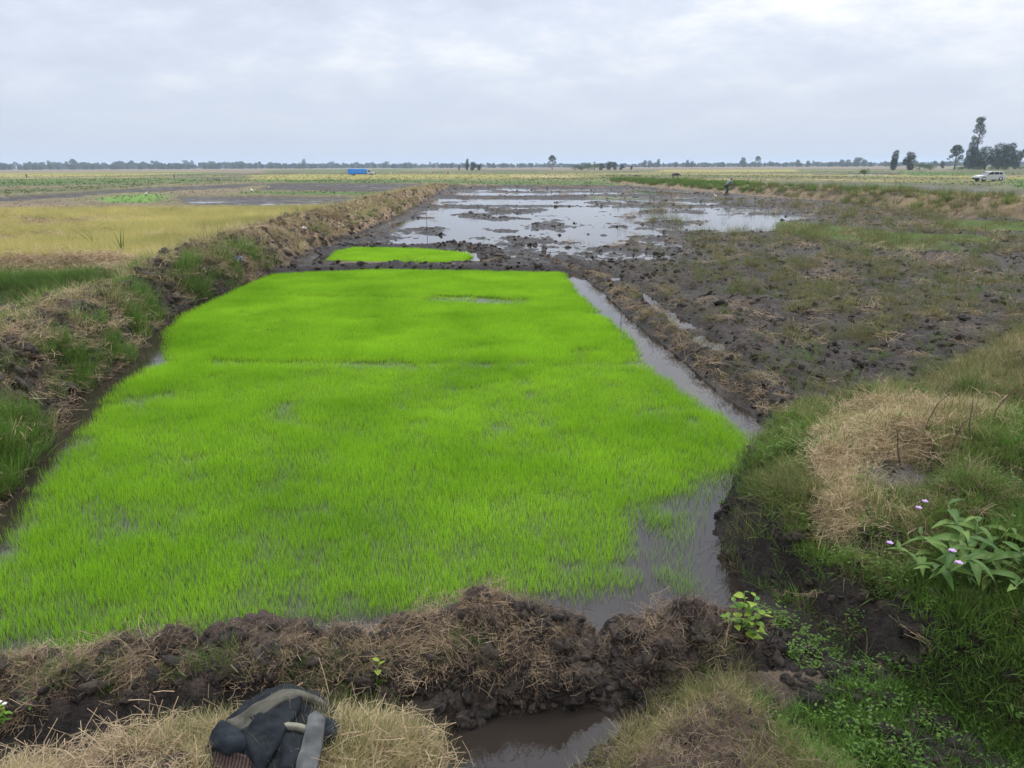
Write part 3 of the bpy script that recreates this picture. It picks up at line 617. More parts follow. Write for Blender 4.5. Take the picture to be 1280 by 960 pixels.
# ---- rice seedlings
LINES = [UP([(322, 369), (420, 371), (560, 374), (620, 377), (725, 378)]), UP([(205, 452), (300, 454), (400, 455), (560, 455), (800, 456)])]
def seedbed():
    x, y = cand(60000, RICE, .0, 3)
    g = np.random.default_rng(5)
    keep = np.ones(len(x), bool); sd = sdist(x, y, RICE, 2) + .05 * fbm(x, y, .5, 2, 60)
    keep &= g.uniform(size=len(x)) < sstep(-.05, .14, sd)
    d0, t0 = pdist(x, y, LINES[0], 1); d1, t1 = pdist(x, y, LINES[1], 1)
    w0 = np.where((t0 > 1.8) & (t0 < 3.4), .44, .22 + .12 * fbm(x, y, 1.4, 2, 61)); gap0 = np.where(d0 < w0, np.where((t0 > 1.8) & (t0 < 3.4), .88, np.where(t0 < 1.8, .62, .4)), 0)
    w1 = np.where((t1 > .6) & (t1 < 2.7), .19 + .1 * fbm(x, y, .9, 2, 65), .12); gap1 = np.where(d1 < w1, np.where((t1 > .6) & (t1 < 2.7), .85, .4), 0)
    keep &= g.uniform(size=len(x)) > np.maximum(gap0, gap1)
    thin = sstep(.48, .7, fbm(x, y, .45, 2, 62) + .1) * .6; keep &= g.uniform(size=len(x)) > thin
    keep &= g.uniform(size=len(x)) > .55 * sstep(4.4, 3.3, y) 
    x, y = x[keep], y[keep]; r = np.hypot(x, y); k = r < 10
    sc1 = 1 + .15 * fbm(x, y, 1.5, 2, 63)
    scatter('rice_seedlings', 'rice', x[k], y[k], sc1[k], 'dense bright green rice seedlings standing in the near part of the large flooded seedbed', 'rice seedlings', zz=np.full(k.sum(), -.012), tilt=.06, tint=.5 + .5 * fbm(x[k], y[k], 1.2, 3, 64), smin=.8, smax=1.15)
    k = ~k
    scatter('far_rice_seedlings', 'ricefar', x[k], y[k], sc1[k], 'bright green rice seedlings in the far half of the large seedbed, behind the thin water line', 'rice seedlings', zz=np.full(k.sum(), -.012), tilt=.06, tint=.5 + .5 * fbm(x[k], y[k], 1.2, 3, 64), smin=.8, smax=1.15)
    x, y = cand(900, SPARSE, 0, 9); g = np.random.default_rng(6)
    c1, c2, = U(822, 652), U(845, 728)
    dens = .20 + .9 * np.exp(-((x - c1[0]) ** 2 + (y - c1[1]) ** 2) / .022) + .6 * np.exp(-((x - c2[0]) ** 2 + (y - c2[1]) ** 2) / .015)
    sx = np.exp(-(np.abs(x - U(808, 690)[0]) / .05) ** 2); k = g.uniform(size=len(x)) < np.clip(dens - .3 * sx, 0.03, 1)
    V = blades
    scatter('sparse_rice_seedlings', 'sparse', x[k], y[k], .95, 'thin scattered rice seedlings in open water at the near right corner of the seedbed', 'rice seedlings', zz=np.full(k.sum(), -.01), tilt=.12, tint=.35)
    x, y = cand(5200, BED2, 0, 11); scatter('small_bed_seedlings', 'ricefar', x, y, 1.0, 'bright green rice seedlings in the small separate bed beyond the mud bund', 'rice seedlings', zz=np.full(len(x), -.012), tilt=.06, tint=.7)
pset('sparse', M_RICE, lambda k: blades(170 + k, 6, .06, (.05, .12), .0035, .6, .25, 3), 6)
seedbed()

# ---- vegetation on the banks
def region_scatter(name, key, poly, n, scale, label, cat, maskfn=None, power=1.0, dz=-.005, tilt=.2, tint=None, seed=1, **kw):
    x, y = cand(n, poly, power, seed); z, C, wt, rg = terrain(x, y); g = np.random.default_rng(seed + 50)
    p = np.ones(len(x)) if maskfn is None else maskfn(x, y, z, rg); k = (g.uniform(size=len(x)) < p) & (z > -.004)
    s = scale if np.isscalar(scale) else scale(x, y)[k]
    if key == 'clod': s = s * (.35 + 1.45 * g.uniform(0, 1, k.sum()) ** 4); z = z - .0; dz = dz - .008
    return scatter(name, key, x[k], y[k], s, label, cat, dz, tilt, None if tint is None else (tint if np.isscalar(tint) else tint(x, y)[k]), z[k], **kw)
def blobs(x, y, L, px=True):
    """sum of soft spots given as (px, py, z, radius, weight)"""
    t = np.zeros(len(x))
    for (a, b, z, r, wt) in L:
        u = U(a, b, z); t = np.maximum(t, wt * np.exp(-((x - u[0]) ** 2 + (y - u[1]) ** 2) / (r * r)))
    return t
grow = lambda x, y: np.clip(.9 + np.hypot(x, y) / 14, .9, 2.2)
n5 = lambda x, y, s, z, a, b: sstep(a, b, fbm(x, y, s, 3, z))
LG = [(30, 590, .15, .42, 1.2), (5, 560, .25, .35, .9), (45, 545, .15, .3, .9), (20, 430, .5, .2, .6), (118, 462, .2, .32, 1.2), (150, 440, .12, .3, 1), (185, 385, .25, .38, 1.2), (225, 362, .2, .5, 1.1), (265, 345, .2, .5, 1.1), (300, 328, .3, .35, 1), (178, 415, .1, .35, .8), (-60, 640, .2, .5, 1), (60, 385, .4, .3, .7)]
region_scatter('left_bank_lush_grass', 'lush', LBANK, 13000, grow, 'lush green grass tufts on the inner slope of the left earth bank', 'grass', lambda x, y, z, r: np.clip(blobs(x, y, LG) - .3 * n5(x, y, .4, 71, .0, .4) + .04, 0, 1) * (r == 5) * (z < .66), 1.6, seed=21, tint=.85)
region_scatter('left_bank_mixed_grass', 'mixg', LBANK, 2400, grow, 'patchy yellow green grass on the left earth bank', 'grass', lambda x, y, z, r: (.08 + .5 * n5(x, y, .9, 72, .0, .4)) * (r == 5), 1.4, seed=22)
region_scatter('left_bank_straw', 'straw', LBANK, 5200, lambda x, y: .75 * grow(x, y), 'dry straw and dead stalks strewn over the left earth bank', 'straw', lambda x, y, z, r: (.25 + .75 * n5(x, y, 1.0, 73, -.2, .3)) * (r == 5), 1.1, seed=23)
region_scatter('left_bank_dry_grass', 'dry', LBANK, 1800, lambda x, y: grow(x, y), 'tan dead grass hanging over the left earth bank', 'grass', lambda x, y, z, r: (.1 + .6 * n5(x, y, 1.1, 74, .0, .4) + .5 * sstep(14, 22, np.hypot(x, y))) * (r == 5), .9, seed=24)
region_scatter('left_bank_clods', 'clod', LBANK, 15000, lambda x, y: .040 * grow(x, y), 'crumbled brown soil lumps on the left earth bank', 'soil', lambda x, y, z, r: (r == 5) * .9, 1.2, dz=0, tilt=.5, seed=25, smin=.4, smax=1.8, tint=.7)
GB = UP([(-500, 385, .3), (-500, 348, .3), (0, 342, .3), (150, 338, .3), (210, 332, .3), (205, 342, .3), (150, 352, .3), (60, 366, .3), (0, 370, .3)])
region_scatter('ditch_bank_grass', 'grass', GB, 2600, 1.5, 'green grass on the low bank below the straw heaps at far left', 'grass', lambda x, y, z, r: .35 + .65 * n5(x, y, .7, 111, -.2, .3), 0, seed=26)
HP = UP([(-350, 345, .4), (-350, 318, .4), (0, 318, .4), (160, 322, .4), (185, 332, .4), (160, 345, .4), (0, 345, .4)])
region_scatter('heap_straw', 'straw', HP, 2300, 1.8, 'brown straw heaps beside the ripe field at left', 'straw', None, 0, dz=.02, seed=27, tint=1.0, tilt=.4)
region_scatter('ripe_rice', 'ripe', YF, 15000, 1.0, 'ripening golden green rice crop in the field left of the bank', 'crop', lambda x, y, z, r: np.clip(1.1 - 1.3 * n5(x, y, 4, 75, .15, .45), .15, 1) * (r != 5), .6, seed=28, tint=lambda x, y: .45 + .55 * fbm(x, y * 2, 6, 3, 76), tilt=.08)
region_scatter('cut_stubble', 'straw', YF, 4500, 2.4, 'pinkish tan cut straw lying in the ripening field', 'straw', lambda x, y, z, r: (.05 + n5(x, y, 4, 75, .1, .4)) * (r != 5), .5, dz=.12, seed=29, tint=.8)

# near bank
NBP = UP([(-420, 800, .3), (0, 800, .35), (300, 780, .35), (600, 745, .35), (900, 755, .3), (960, 810, .1), (800, 900, 0), (600, 910, 0), (300, 900, 0), (0, 940, 0), (-420, 980, 0)])
region_scatter('near_bank_straw', 'straw', NBP, 850, .6, 'dry brown straw matted on top of the near bank', 'straw', lambda x, y, z, r: (.12 + .88 * n5(x, y, .5, 81, -.1, .35)) * (r == 6) * (z > .16) * np.where(x > .2, .45, 1), 0, seed=31, tint=.45, tilt=.5)
region_scatter('near_bank_roots', 'root', NBP, 1300, .6, 'fine brown roots and fibres in the near bank mud', 'roots', lambda x, y, z, r: (r == 6) * (z > .05) * 1.0, 0, seed=32, tilt=.9)
region_scatter('near_bank_clods', 'clod', NBP, 7000, .034, 'broken dark mud lumps on the near bank', 'mud', lambda x, y, z, r: ((r == 6) | (r == 3)) * 1.0, 0, dz=-.004, tilt=.6, seed=33, smin=.3, smax=2.0)
region_scatter('near_bank_grass', 'grass', NBP, 1300, .6, 'small green grass tufts growing at the foot of the near bank', 'grass', lambda x, y, z, r: np.clip(blobs(x, y, [(430, 860, .2, .16, 1), (400, 845, .2, .14, .8), (460, 875, .2, .12, .8), (60, 880, .15, .2, .4), (160, 900, .15, .2, .5), (250, 870, .2, .2, .35), (570, 800, .3, .15, .3)]) , 0, 1), 0, seed=34)
# foreground platforms
FLP = UP([(-300, 880, .4), (0, 890, .4), (100, 895, .4), (200, 880, .4), (430, 868, .4), (560, 900, .2), (600, 1100, .2), (-300, 1150, .4)])
pd = lambda x, y: blobs(x, y, [(110, 940, .45, .22, 1)])          # bare brown pocket
region_scatter('foreground_dry_grass', 'dry', FLP, 1500, .72, 'pale dry grass mat in the left foreground', 'grass', lambda x, y, z, r: np.clip(.45 + .6 * n5(x, y, .4, 82, -.3, .3) + blobs(x, y, [(490, 930, .4, .3, 1)]) - 1.5 * blobs(x, y, [(140, 940, .42, .17, 1), (185, 955, .42, .12, .9), (25, 895, .35, .3, 1)]), .0, 1) * (z > .12), 0, seed=35, tint=.62, tilt=.35)
region_scatter('foreground_straw', 'straw', FLP, 900, .8, 'loose straw over bare soil in the left foreground', 'straw', lambda x, y, z, r: (z > .1) * .6, 0, seed=36, tint=.8, tilt=.3)
region_scatter('foreground_clods', 'clod', FLP, 2400, .035, 'crumbly brown soil under the foreground grass', 'soil', lambda x, y, z, r: (z > .1) * 1.0, 0, seed=135, tint=.9)
region_scatter('foreground_green_grass', 'mixg', FLP, 1900, .7, 'yellow green grass mixed in the left foreground mat', 'grass', lambda x, y, z, r: np.clip(blobs(x, y, [(215, 895, .35, .18, .9), (470, 915, .4, .3, .9), (300, 880, .3, .2, .7), (535, 925, .2, .15, 1), (150, 885, .3, .2, .5), (60, 915, .3, .12, .6)]), 0, 1), 0, seed=37)
FMP = FMID
region_scatter('mound_dry_grass', 'dry', FMP, 420, .6, 'dead grass hanging over the small mound in the centre right foreground', 'grass', lambda x, y, z, r: (1 - blobs(x, y, [(945, 868, .33, .13, 1.1), (850, 940, .4, .16, 1), (905, 905, .4, .12, .9)]).clip(0, 1)) * np.clip(.25 + blobs(x, y, [(880, 850, .4, .22, 1), (800, 895, .3, .2, .8), (830, 860, .35, .2, .8)]), 0, 1), 0, seed=38, tint=.3, tilt=.4)
region_scatter('mound_mixed_grass', 'mixg', FMP, 900, .65, 'olive grass on the small mound in the centre right foreground', 'grass', lambda x, y, z, r: (1 - blobs(x, y, [(945, 868, .33, .13, 1.1), (850, 940, .4, .16, 1), (905, 905, .4, .12, .9)]).clip(0, 1)) * np.clip(.12 + blobs(x, y, [(870, 835, .35, .22, 1), (1010, 940, .4, .2, 1), (790, 900, .25, .2, .6), (1060, 960, .4, .25, .8)]), 0, 1), 0, seed=39, tilt=.35)
region_scatter('mound_clods', 'clod', FMP, 1800, .028, 'crumbly brown soil of the foreground mound', 'soil', lambda x, y, z, r: 1 + 0 * x, 0, seed=140, tint=.9)
region_scatter('mound_roots', 'root', FMP, 520, .7, 'roots on the bare brown soil of the foreground mound', 'roots', lambda x, y, z, r: .6 + 0 * x, 0, seed=40, tilt=.6)
region_scatter('mound_green_grass', 'leafg', FMP, 1100, .65, 'fresh green grass at the right foot of the foreground mound', 'grass', lambda x, y, z, r: np.clip(blobs(x, y, [(955, 855, .2, .12, 1), (1080, 945, .3, .25, 1), (905, 812, .2, .1, .9)]), 0, 1), 0, seed=41)
# right bank
def bare(x, y):
    sd = sdist(x, y, RBANK, 3); w_ = .05 * fbm(x, y, .3, 2, 110)
    toe = sstep(.26, .14, sd + w_) * (x < U(1010, 640)[0] + .3) * (y > 3.1)
    b = blobs(x, y, [(1108, 592, .62, .34, 1.2), (1085, 750, .55, .12, .8), (1045, 775, .4, .08, .8), (1035, 655, .5, .13, .8), (1130, 660, .62, .12, .8), (1275, 600, .75, .14, .8)])
    b = np.maximum(b, 0)
    dt, _ = pdist(x, y, UP([(925, 790), (975, 800), (1030, 835), (1085, 868), (1140, 900)], .05), 2)
    return 1 - np.clip(np.maximum(np.maximum(toe * .93, np.clip(b * 1.3, 0, 1)), np.exp(-(dt / .085) ** 2)), 0, 1) * .95
g_green = lambda x, y: (1 - .85 * blobs(x, y, [(1130, 535, .7, .4, 1), (1060, 610, .6, .25, 1)])) * blobs(x, y, [(1005, 565, .35, .55, 1), (960, 600, .3, .4, 1), (930, 640, .15, .35, .8), (985, 690, .4, .35, .9), (1010, 740, .5, .4, .9), (1060, 800, .5, .4, .9), (1100, 720, .6, .35, .7), (1130, 830, .5, .4, 1), (1240, 720, .7, .6, 1), (1270, 640, .75, .5, .9), (1260, 560, .7, .7, .9), (1200, 620, .7, .5, .6), (1240, 800, .6, .7, 1.2), (1180, 840, .5, .5, 1.2), (1270, 900, .4, .5, 1), (1130, 890, .2, .3, 1), (1120, 760, .6, .4, .8), (1180, 760, .6, .4, 1), (1090, 700, .6, .25, .5), (1150, 520, .5, .35, .5)])
g_dry = lambda x, y: blobs(x, y, [(1130, 530, .6, .6, 1), (1180, 545, .7, .5, 1), (1240, 470, .7, .9, 1), (1270, 430, .6, 1.2, .9), (1065, 555, .5, .3, 1), (1060, 620, .55, .28, 1), (1165, 620, .7, .3, .8), (1040, 640, .5, .3, .6), (1250, 520, .7, .6, .5)])
region_scatter('right_bank_lush_grass', 'leafg', RBANK, 13000, lambda x, y: .85 + .1 * np.hypot(x, y) / 3, 'thick fresh green grass covering the right earth bank', 'grass', lambda x, y, z, r: bare(x, y) * np.clip(g_green(x, y) * 1.1 + .06 - .3 * n5(x, y, .4, 91, .1, .4), 0, 1) * (z > .03), 1.2, seed=42, tint=.7, tilt=.3)
region_scatter('right_bank_mixed_grass', 'mixg', RBANK, 3000, lambda x, y: .85 + .12 * np.hypot(x, y) / 3, 'tangled olive and dead grass on the right earth bank', 'grass', lambda x, y, z, r: bare(x, y) * (.35 + .5 * n5(x, y, .6, 92, -.2, .4)) * (z > .05) * 1.0, 1.2, seed=43, tilt=.35)
region_scatter('right_bank_green_grass', 'grass', RBANK, 6500, .75, 'medium green grass on the right earth bank', 'grass', lambda x, y, z, r: bare(x, y) * np.clip(.12 + .5 * g_green(x, y), 0, 1) * (z > .03), 1.2, seed=44, tilt=.3)
region_scatter('right_bank_dry_grass', 'dry', RBANK, 2300, .95, 'pale dry grass on the crest of the right earth bank', 'grass', lambda x, y, z, r: bare(x, y) * np.clip(g_dry(x, y) * 1.0, 0, 1) * (z > .25), .8, seed=45, tilt=.45, tint=.4)
region_scatter('right_bank_straw', 'straw', RBANK, 3600, .7, 'brown straw heaped on the crest of the right earth bank', 'straw', lambda x, y, z, r: bare(x, y) * np.clip(.12 + g_dry(x, y), 0, 1) * (z > .1), .8, seed=46, tilt=.5, tint=.6)
CREST = UP([(1020, 560, .6), (1050, 520, .6), (1120, 498, .7), (1200, 500, .7), (1225, 540, .7), (1180, 572, .7), (1100, 566, .7), (1068, 585, .65), (1085, 650, .6), (1040, 650, .55), (1030, 600, .6)])
region_scatter('crest_straw_mat', 'straw', CREST, 1250, .75, 'thick mat of tan straw around the grey mud slab on the right bank', 'straw', lambda x, y, z, r: (.35 + .65 * n5(x, y, .35, 148, -.3, .2)) * (1 - blobs(x, y, [(1112, 592, .62, .24, 1.3)]).clip(0, 1)), 0, seed=147, tilt=.35, tint=.95, dz=.02)
region_scatter('crest_dry_grass', 'dry', CREST, 700, .75, 'tan dead grass around the grey mud slab on the right bank', 'grass', lambda x, y, z, r: 1 - blobs(x, y, [(1112, 592, .62, .24, 1.3)]).clip(0, 1), 0, seed=148, tilt=.5, tint=.3)
region_scatter('right_bank_herbs', 'herb', RBANK, 2600, 1.0, 'small broad leaved herbs among the grass on the right bank', 'herbs', lambda x, y, z, r: bare(x, y) * np.clip(.15 + .9 * blobs(x, y, [(1170, 690, .6, .4, 1), (1150, 880, .3, .4, .8), (990, 600, .4, .4, .6), (1080, 870, .3, .3, .6)]), 0, 1) * (z > .05), 1.2, seed=47)
region_scatter('right_bank_clods', 'clod', RBANK, 6000, .035, 'soil lumps on the right earth bank', 'soil', lambda x, y, z, r: 1.0 - .97 * blobs(x, y, [(1105, 592, .62, .30, 1)]), 1.3, dz=0, tilt=.5, seed=48, smin=.3, smax=1.8)
DITCH = UP([(900, 790), (960, 800), (1085, 870), (1220, 950), (1240, 1020), (1100, 960), (1000, 900), (930, 830)])
region_scatter('ditch_clods', 'clod', DITCH, 1400, .035, 'dark mud lumps in the ditch at lower right, blackened to paint in its shade', 'mud', None, 0, dz=0, seed=49, smin=.3, smax=2, tint=0.0)  # darkest tint puts the ditch's shade into the clod colour
CORN = UP([(1000, 905), (1060, 880), (1150, 890), (1300, 920), (1340, 1080), (1000, 1080), (960, 960)])
region_scatter('corner_green_grass', 'leafg', CORN, 1700, .75, 'bright green grass filling the lower right corner beyond the dark ditch', 'grass', lambda x, y, z, r: np.clip(.25 + n5(x, y, .35, 101, -.1, .3), 0, 1), 0, seed=80, tilt=.3)
region_scatter('corner_herbs', 'herb', CORN, 200, .8, 'small herbs in the lower right corner', 'herbs', lambda x, y, z, r: np.clip(.2 + n5(x, y, .4, 102, 0, .3), 0, 1), 0, seed=81)
DLIP = UP([(915, 800), (960, 785), (1010, 812), (1060, 850), (1100, 880), (1040, 880), (960, 835)])
region_scatter('ditch_herbs', 'herb', DLIP, 60, .8, 'herbs hanging over the dark ditch', 'herbs', None, 0, seed=82)
PITP = UP([(480, 860), (860, 850), (840, 900), (740, 990), (560, 1000)])
region_scatter('pit_clods', 'clod', PITP, 1000, .025, 'dark mud lumps at the edge of the pit puddle', 'mud', None, 0, dz=-.005, seed=50, smin=.3, smax=2, tint=.0)

# mud field
def inalg(x, y):
    m = np.zeros(len(x))
    for P in ALGAE[:3]: m = np.maximum(m, sstep(-.4, .3, sdist(x, y, P, 2)))
    return m
def inrut(x, y): return np.exp(-(pdist(x, y, RUT, 1.5)[0] / .22) ** 2)
region_scatter('mud_clods', 'clod', MUD, 30000, lambda x, y: .050 * np.clip(.75 + np.hypot(x, y) / 40, .8, 1.35), 'broken lumps of dark wet mud over the ploughed field', 'mud', lambda x, y, z, r: ((r == 1) | (r == 4)) * sstep(-.01, .05, z) * (1 - inalg(x, y)) * (1 - .9 * inrut(x, y)), 1.7, dz=-.003, tilt=.4, seed=51, smin=.3, smax=1.9)
resid = lambda x, y: .75 * sstep(-.5, 3.5, x - .10 * y + 1.6 * fbm(x, y, 3, 3, 95)) * sstep(60, 34, y)
region_scatter('mud_field_grass', 'mixg', MUD, 16000, lambda x, y: .9 + np.hypot(x, y) / 22, 'olive and dead grass tufts sticking out of the ploughed mud field', 'grass', lambda x, y, z, r: np.clip(resid(x, y) * n5(x, y, .9, 96, -.15, .35), 0, 1) * (r == 1) * (z > .02), 1.3, seed=52, tilt=.4)
region_scatter('mud_field_green_grass', 'grass', MUD, 5000, lambda x, y: .8 + np.hypot(x, y) / 26, 'green grass regrowing in the ploughed mud field', 'grass', lambda x, y, z, r: np.clip(resid(x, y) * n5(x, y, 1.3, 97, .05, .4), 0, 1) * (r == 1) * (z > .02), 1.3, seed=53, tilt=.4)
region_scatter('mud_field_straw', 'straw', MUD, 2200, lambda x, y: .9 + np.hypot(x, y) / 18, 'rotting straw residue spread on the ploughed mud field', 'straw', lambda x, y, z, r: np.clip(.12 + resid(x, y) * n5(x, y, 1.1, 98, -.3, .3), 0, 1) * ((r == 1) | (r == 4)) * (z > .01), 1.3, seed=54, tilt=.25, tint=.3)
for k, P in enumerate(ALGAE[:3]):
    region_scatter(['pale_green_shoots', 'edge_green_shoots', 'strip_green_shoots'][k], 'pale', P, 4200, 1.3, ['short pale green regrowth in the long wet strip of the mud field', 'short green regrowth at the right edge of the mud field', 'thin strip of green regrowth behind the long wet strip'][k], 'grass', lambda x, y, z, r: .9 + 0 * x, 0, seed=55 + k, tint=.9, dz=-.01)
BR = UP([(690, 325, .1), (760, 345, .1), (830, 395, .1), (900, 450, .1), (1020, 520, .1), (1010, 570, .1), (960, 545, .1), (800, 420, .1), (720, 345, .1)])
region_scatter('bund_straw', 'straw', BR, 500, 1.0, 'dead straw bits on the mud bund right of the seedbed', 'straw', lambda x, y, z, r: (z > .05) * .7, .5, seed=60, tint=.3)
region_scatter('bund_grass', 'mixg', BR, 420, .8, 'sparse olive tufts on the mud bund right of the seedbed', 'grass', lambda x, y, z, r: (z > .06) * n5(x, y, .8, 99, 0, .4), .5, seed=61)
BM = UP([(350, 342), (360, 324), (620, 324), (720, 326), (720, 342)]); BB = UP([(390, 316), (420, 298), (620, 296), (640, 334), (600, 334), (590, 312)])
region_scatter('cross_bund_clods', 'clod', BM, 1500, .075, 'dark mud lumps on the bund between the two seedbeds', 'mud', lambda x, y, z, r: (r == 4) * 1.0, 0, dz=0, seed=62, smin=.3, smax=1.6, tint=.1)
region_scatter('back_bund_clods', 'clod', BB, 1500, .075, 'dark mud lumps on the bund around the small seedbed', 'mud', lambda x, y, z, r: (r == 4) * 1.0, 0, dz=0, seed=63, smin=.3, smax=1.6, tint=.1)

# far reed bank and far fields
RBP = UP([(760, 226, .2), (905, 229, .3), (1080, 240, .4), (1290, 255, .4), (1600, 275, .4), (1600, 300, 0), (1290, 280, 0), (1080, 260, 0), (880, 243, 0), (770, 234, 0)])
u1 = U(918, 240)[0] 
region_scatter('reed_bank_green', 'reed', RBP, 2600, .8, 'tall leafy green plants on the far bank left of the bending worker', 'plants', lambda x, y, z, r: (r == 8) * np.where(x / y < (912 - 640) / 960 / .962, 1.0, .16), .3, seed=70, tint=.75)
region_scatter('reed_bank_mixed', 'reeddry', RBP, 2600, .6, 'olive brown weeds on the far right bank', 'plants', lambda x, y, z, r: (r == 8) * np.where(x / y > (912 - 640) / 960 / .962, .6, .05), .3, seed=71)
region_scatter('reed_bank_straw', 'reedstraw', RBP, 2600, .5, 'tan dead grass hanging on the far right bank', 'grass', lambda x, y, z, r: (r == 8) * np.where(x / y > (1000 - 640) / 960 / .962, .75, .02) * n5(x, y, 2.5, 77, -.3, .3), .3, seed=72, tint=.5)
def far_tufts():
    g = np.random.default_rng(88); n = 15000
    r = 32 * (330 / 32) ** g.uniform(0, 1, n); th = np.radians(g.uniform(-40, 40, n)); x = r * np.sin(th); y = r * np.cos(th); z, C, wt, rg = terrain(x, y)
    k = (rg == 0) & (z > .05) & (wt < .12) & (sdist(x, y, YF, 1) < 0); wg = C[:, 1] / C[:, 0]
    s = np.clip(r / 110, .35, 1.3)
    a = k & (wg > 1.0); b = k & (wg <= 1.0)
    scatter('far_green_growth', 'reed', x[a], y[a], s[a] * .26, 'low green growth over the distant plots and their edges', 'crops', zz=z[a], tint=.4)
    scatter('far_olive_growth', 'reeddry', x[a | b][::2], y[a | b][::2], s[a | b][::2] * .24, 'olive and tan growth over the distant plots', 'crops', zz=z[a | b][::2])
    scatter('far_yellow_growth', 'reedstraw', x[b], y[b], s[b] * .24, 'yellow ripe growth over the distant plots', 'crops', zz=z[b])
far_tufts()

# ------------------------------------------------------------------ trees and bushes
def crown_mesh(seed, blobs_, n, leaf, mat, trunks=()):
    """leaf-sized faces spread through the lobes of a crown; blobs_: (x,y,z,rx,rz,weight)"""
    g = np.random.default_rng(seed); V = []; F = []; rnd = []; tip = []
    B = np.array(blobs_, float); wts = B[:, 5] * B[:, 3] ** 2 * B[:, 4]; wts /= wts.sum()
    for k in range(n):
        b = B[g.choice(len(B), p=wts)]; d = g.normal(0, 1, 3); d /= np.linalg.norm(d); r = g.uniform(.35, 1.08) ** .6
        c = np.array([b[0] + d[0] * b[3] * r, b[1] + d[1] * b[3] * r, b[2] + d[2] * b[4] * r]); c += g.normal(0, .04 * b[3], 3)
        a = g.normal(0, 1, 3); a /= np.linalg.norm(a); e_ = np.cross(a, g.normal(0, 1, 3)); e_ /= np.linalg.norm(e_); l = leaf * g.uniform(.6, .9); q = g.uniform(); i = len(V)
        V += [tuple(c - a * l * .6), tuple(c + e_ * l * .35), tuple(c + a * l * .6), tuple(c - e_ * l * .35)]; F.append((i, i + 1, i + 2, i + 3)); rnd += [q] * 4; tip += [.5] * 4
    return mesh_from('crown', V, F, [mat], {'rnd': rnd, 'tip': tip}, False)
def tube(V, F, pts, rad, seg=7):
    pts = [Vector(p) for p in pts]; base = len(V)
    for i, p in enumerate(pts):
        d = (pts[min(i + 1, len(pts) - 1)] - pts[max(i - 1, 0)]).normalized(); u = d.orthogonal().normalized(); v = d.cross(u)
        for k in range(seg):
            a = 2 * math.pi * k / seg; V.append(tuple(p + (u * math.cos(a) + v * math.sin(a)) * rad[i]))
    for i in range(len(pts) - 1):
        for k in range(seg):
            a = base + i * seg + k; b = base + i * seg + (k + 1) % seg; F.append((a, b, b + seg, a + seg))
    F.append(tuple(base + (len(pts) - 1) * seg + k for k in range(seg))); F.append(tuple(base + k for k in reversed(range(seg))))
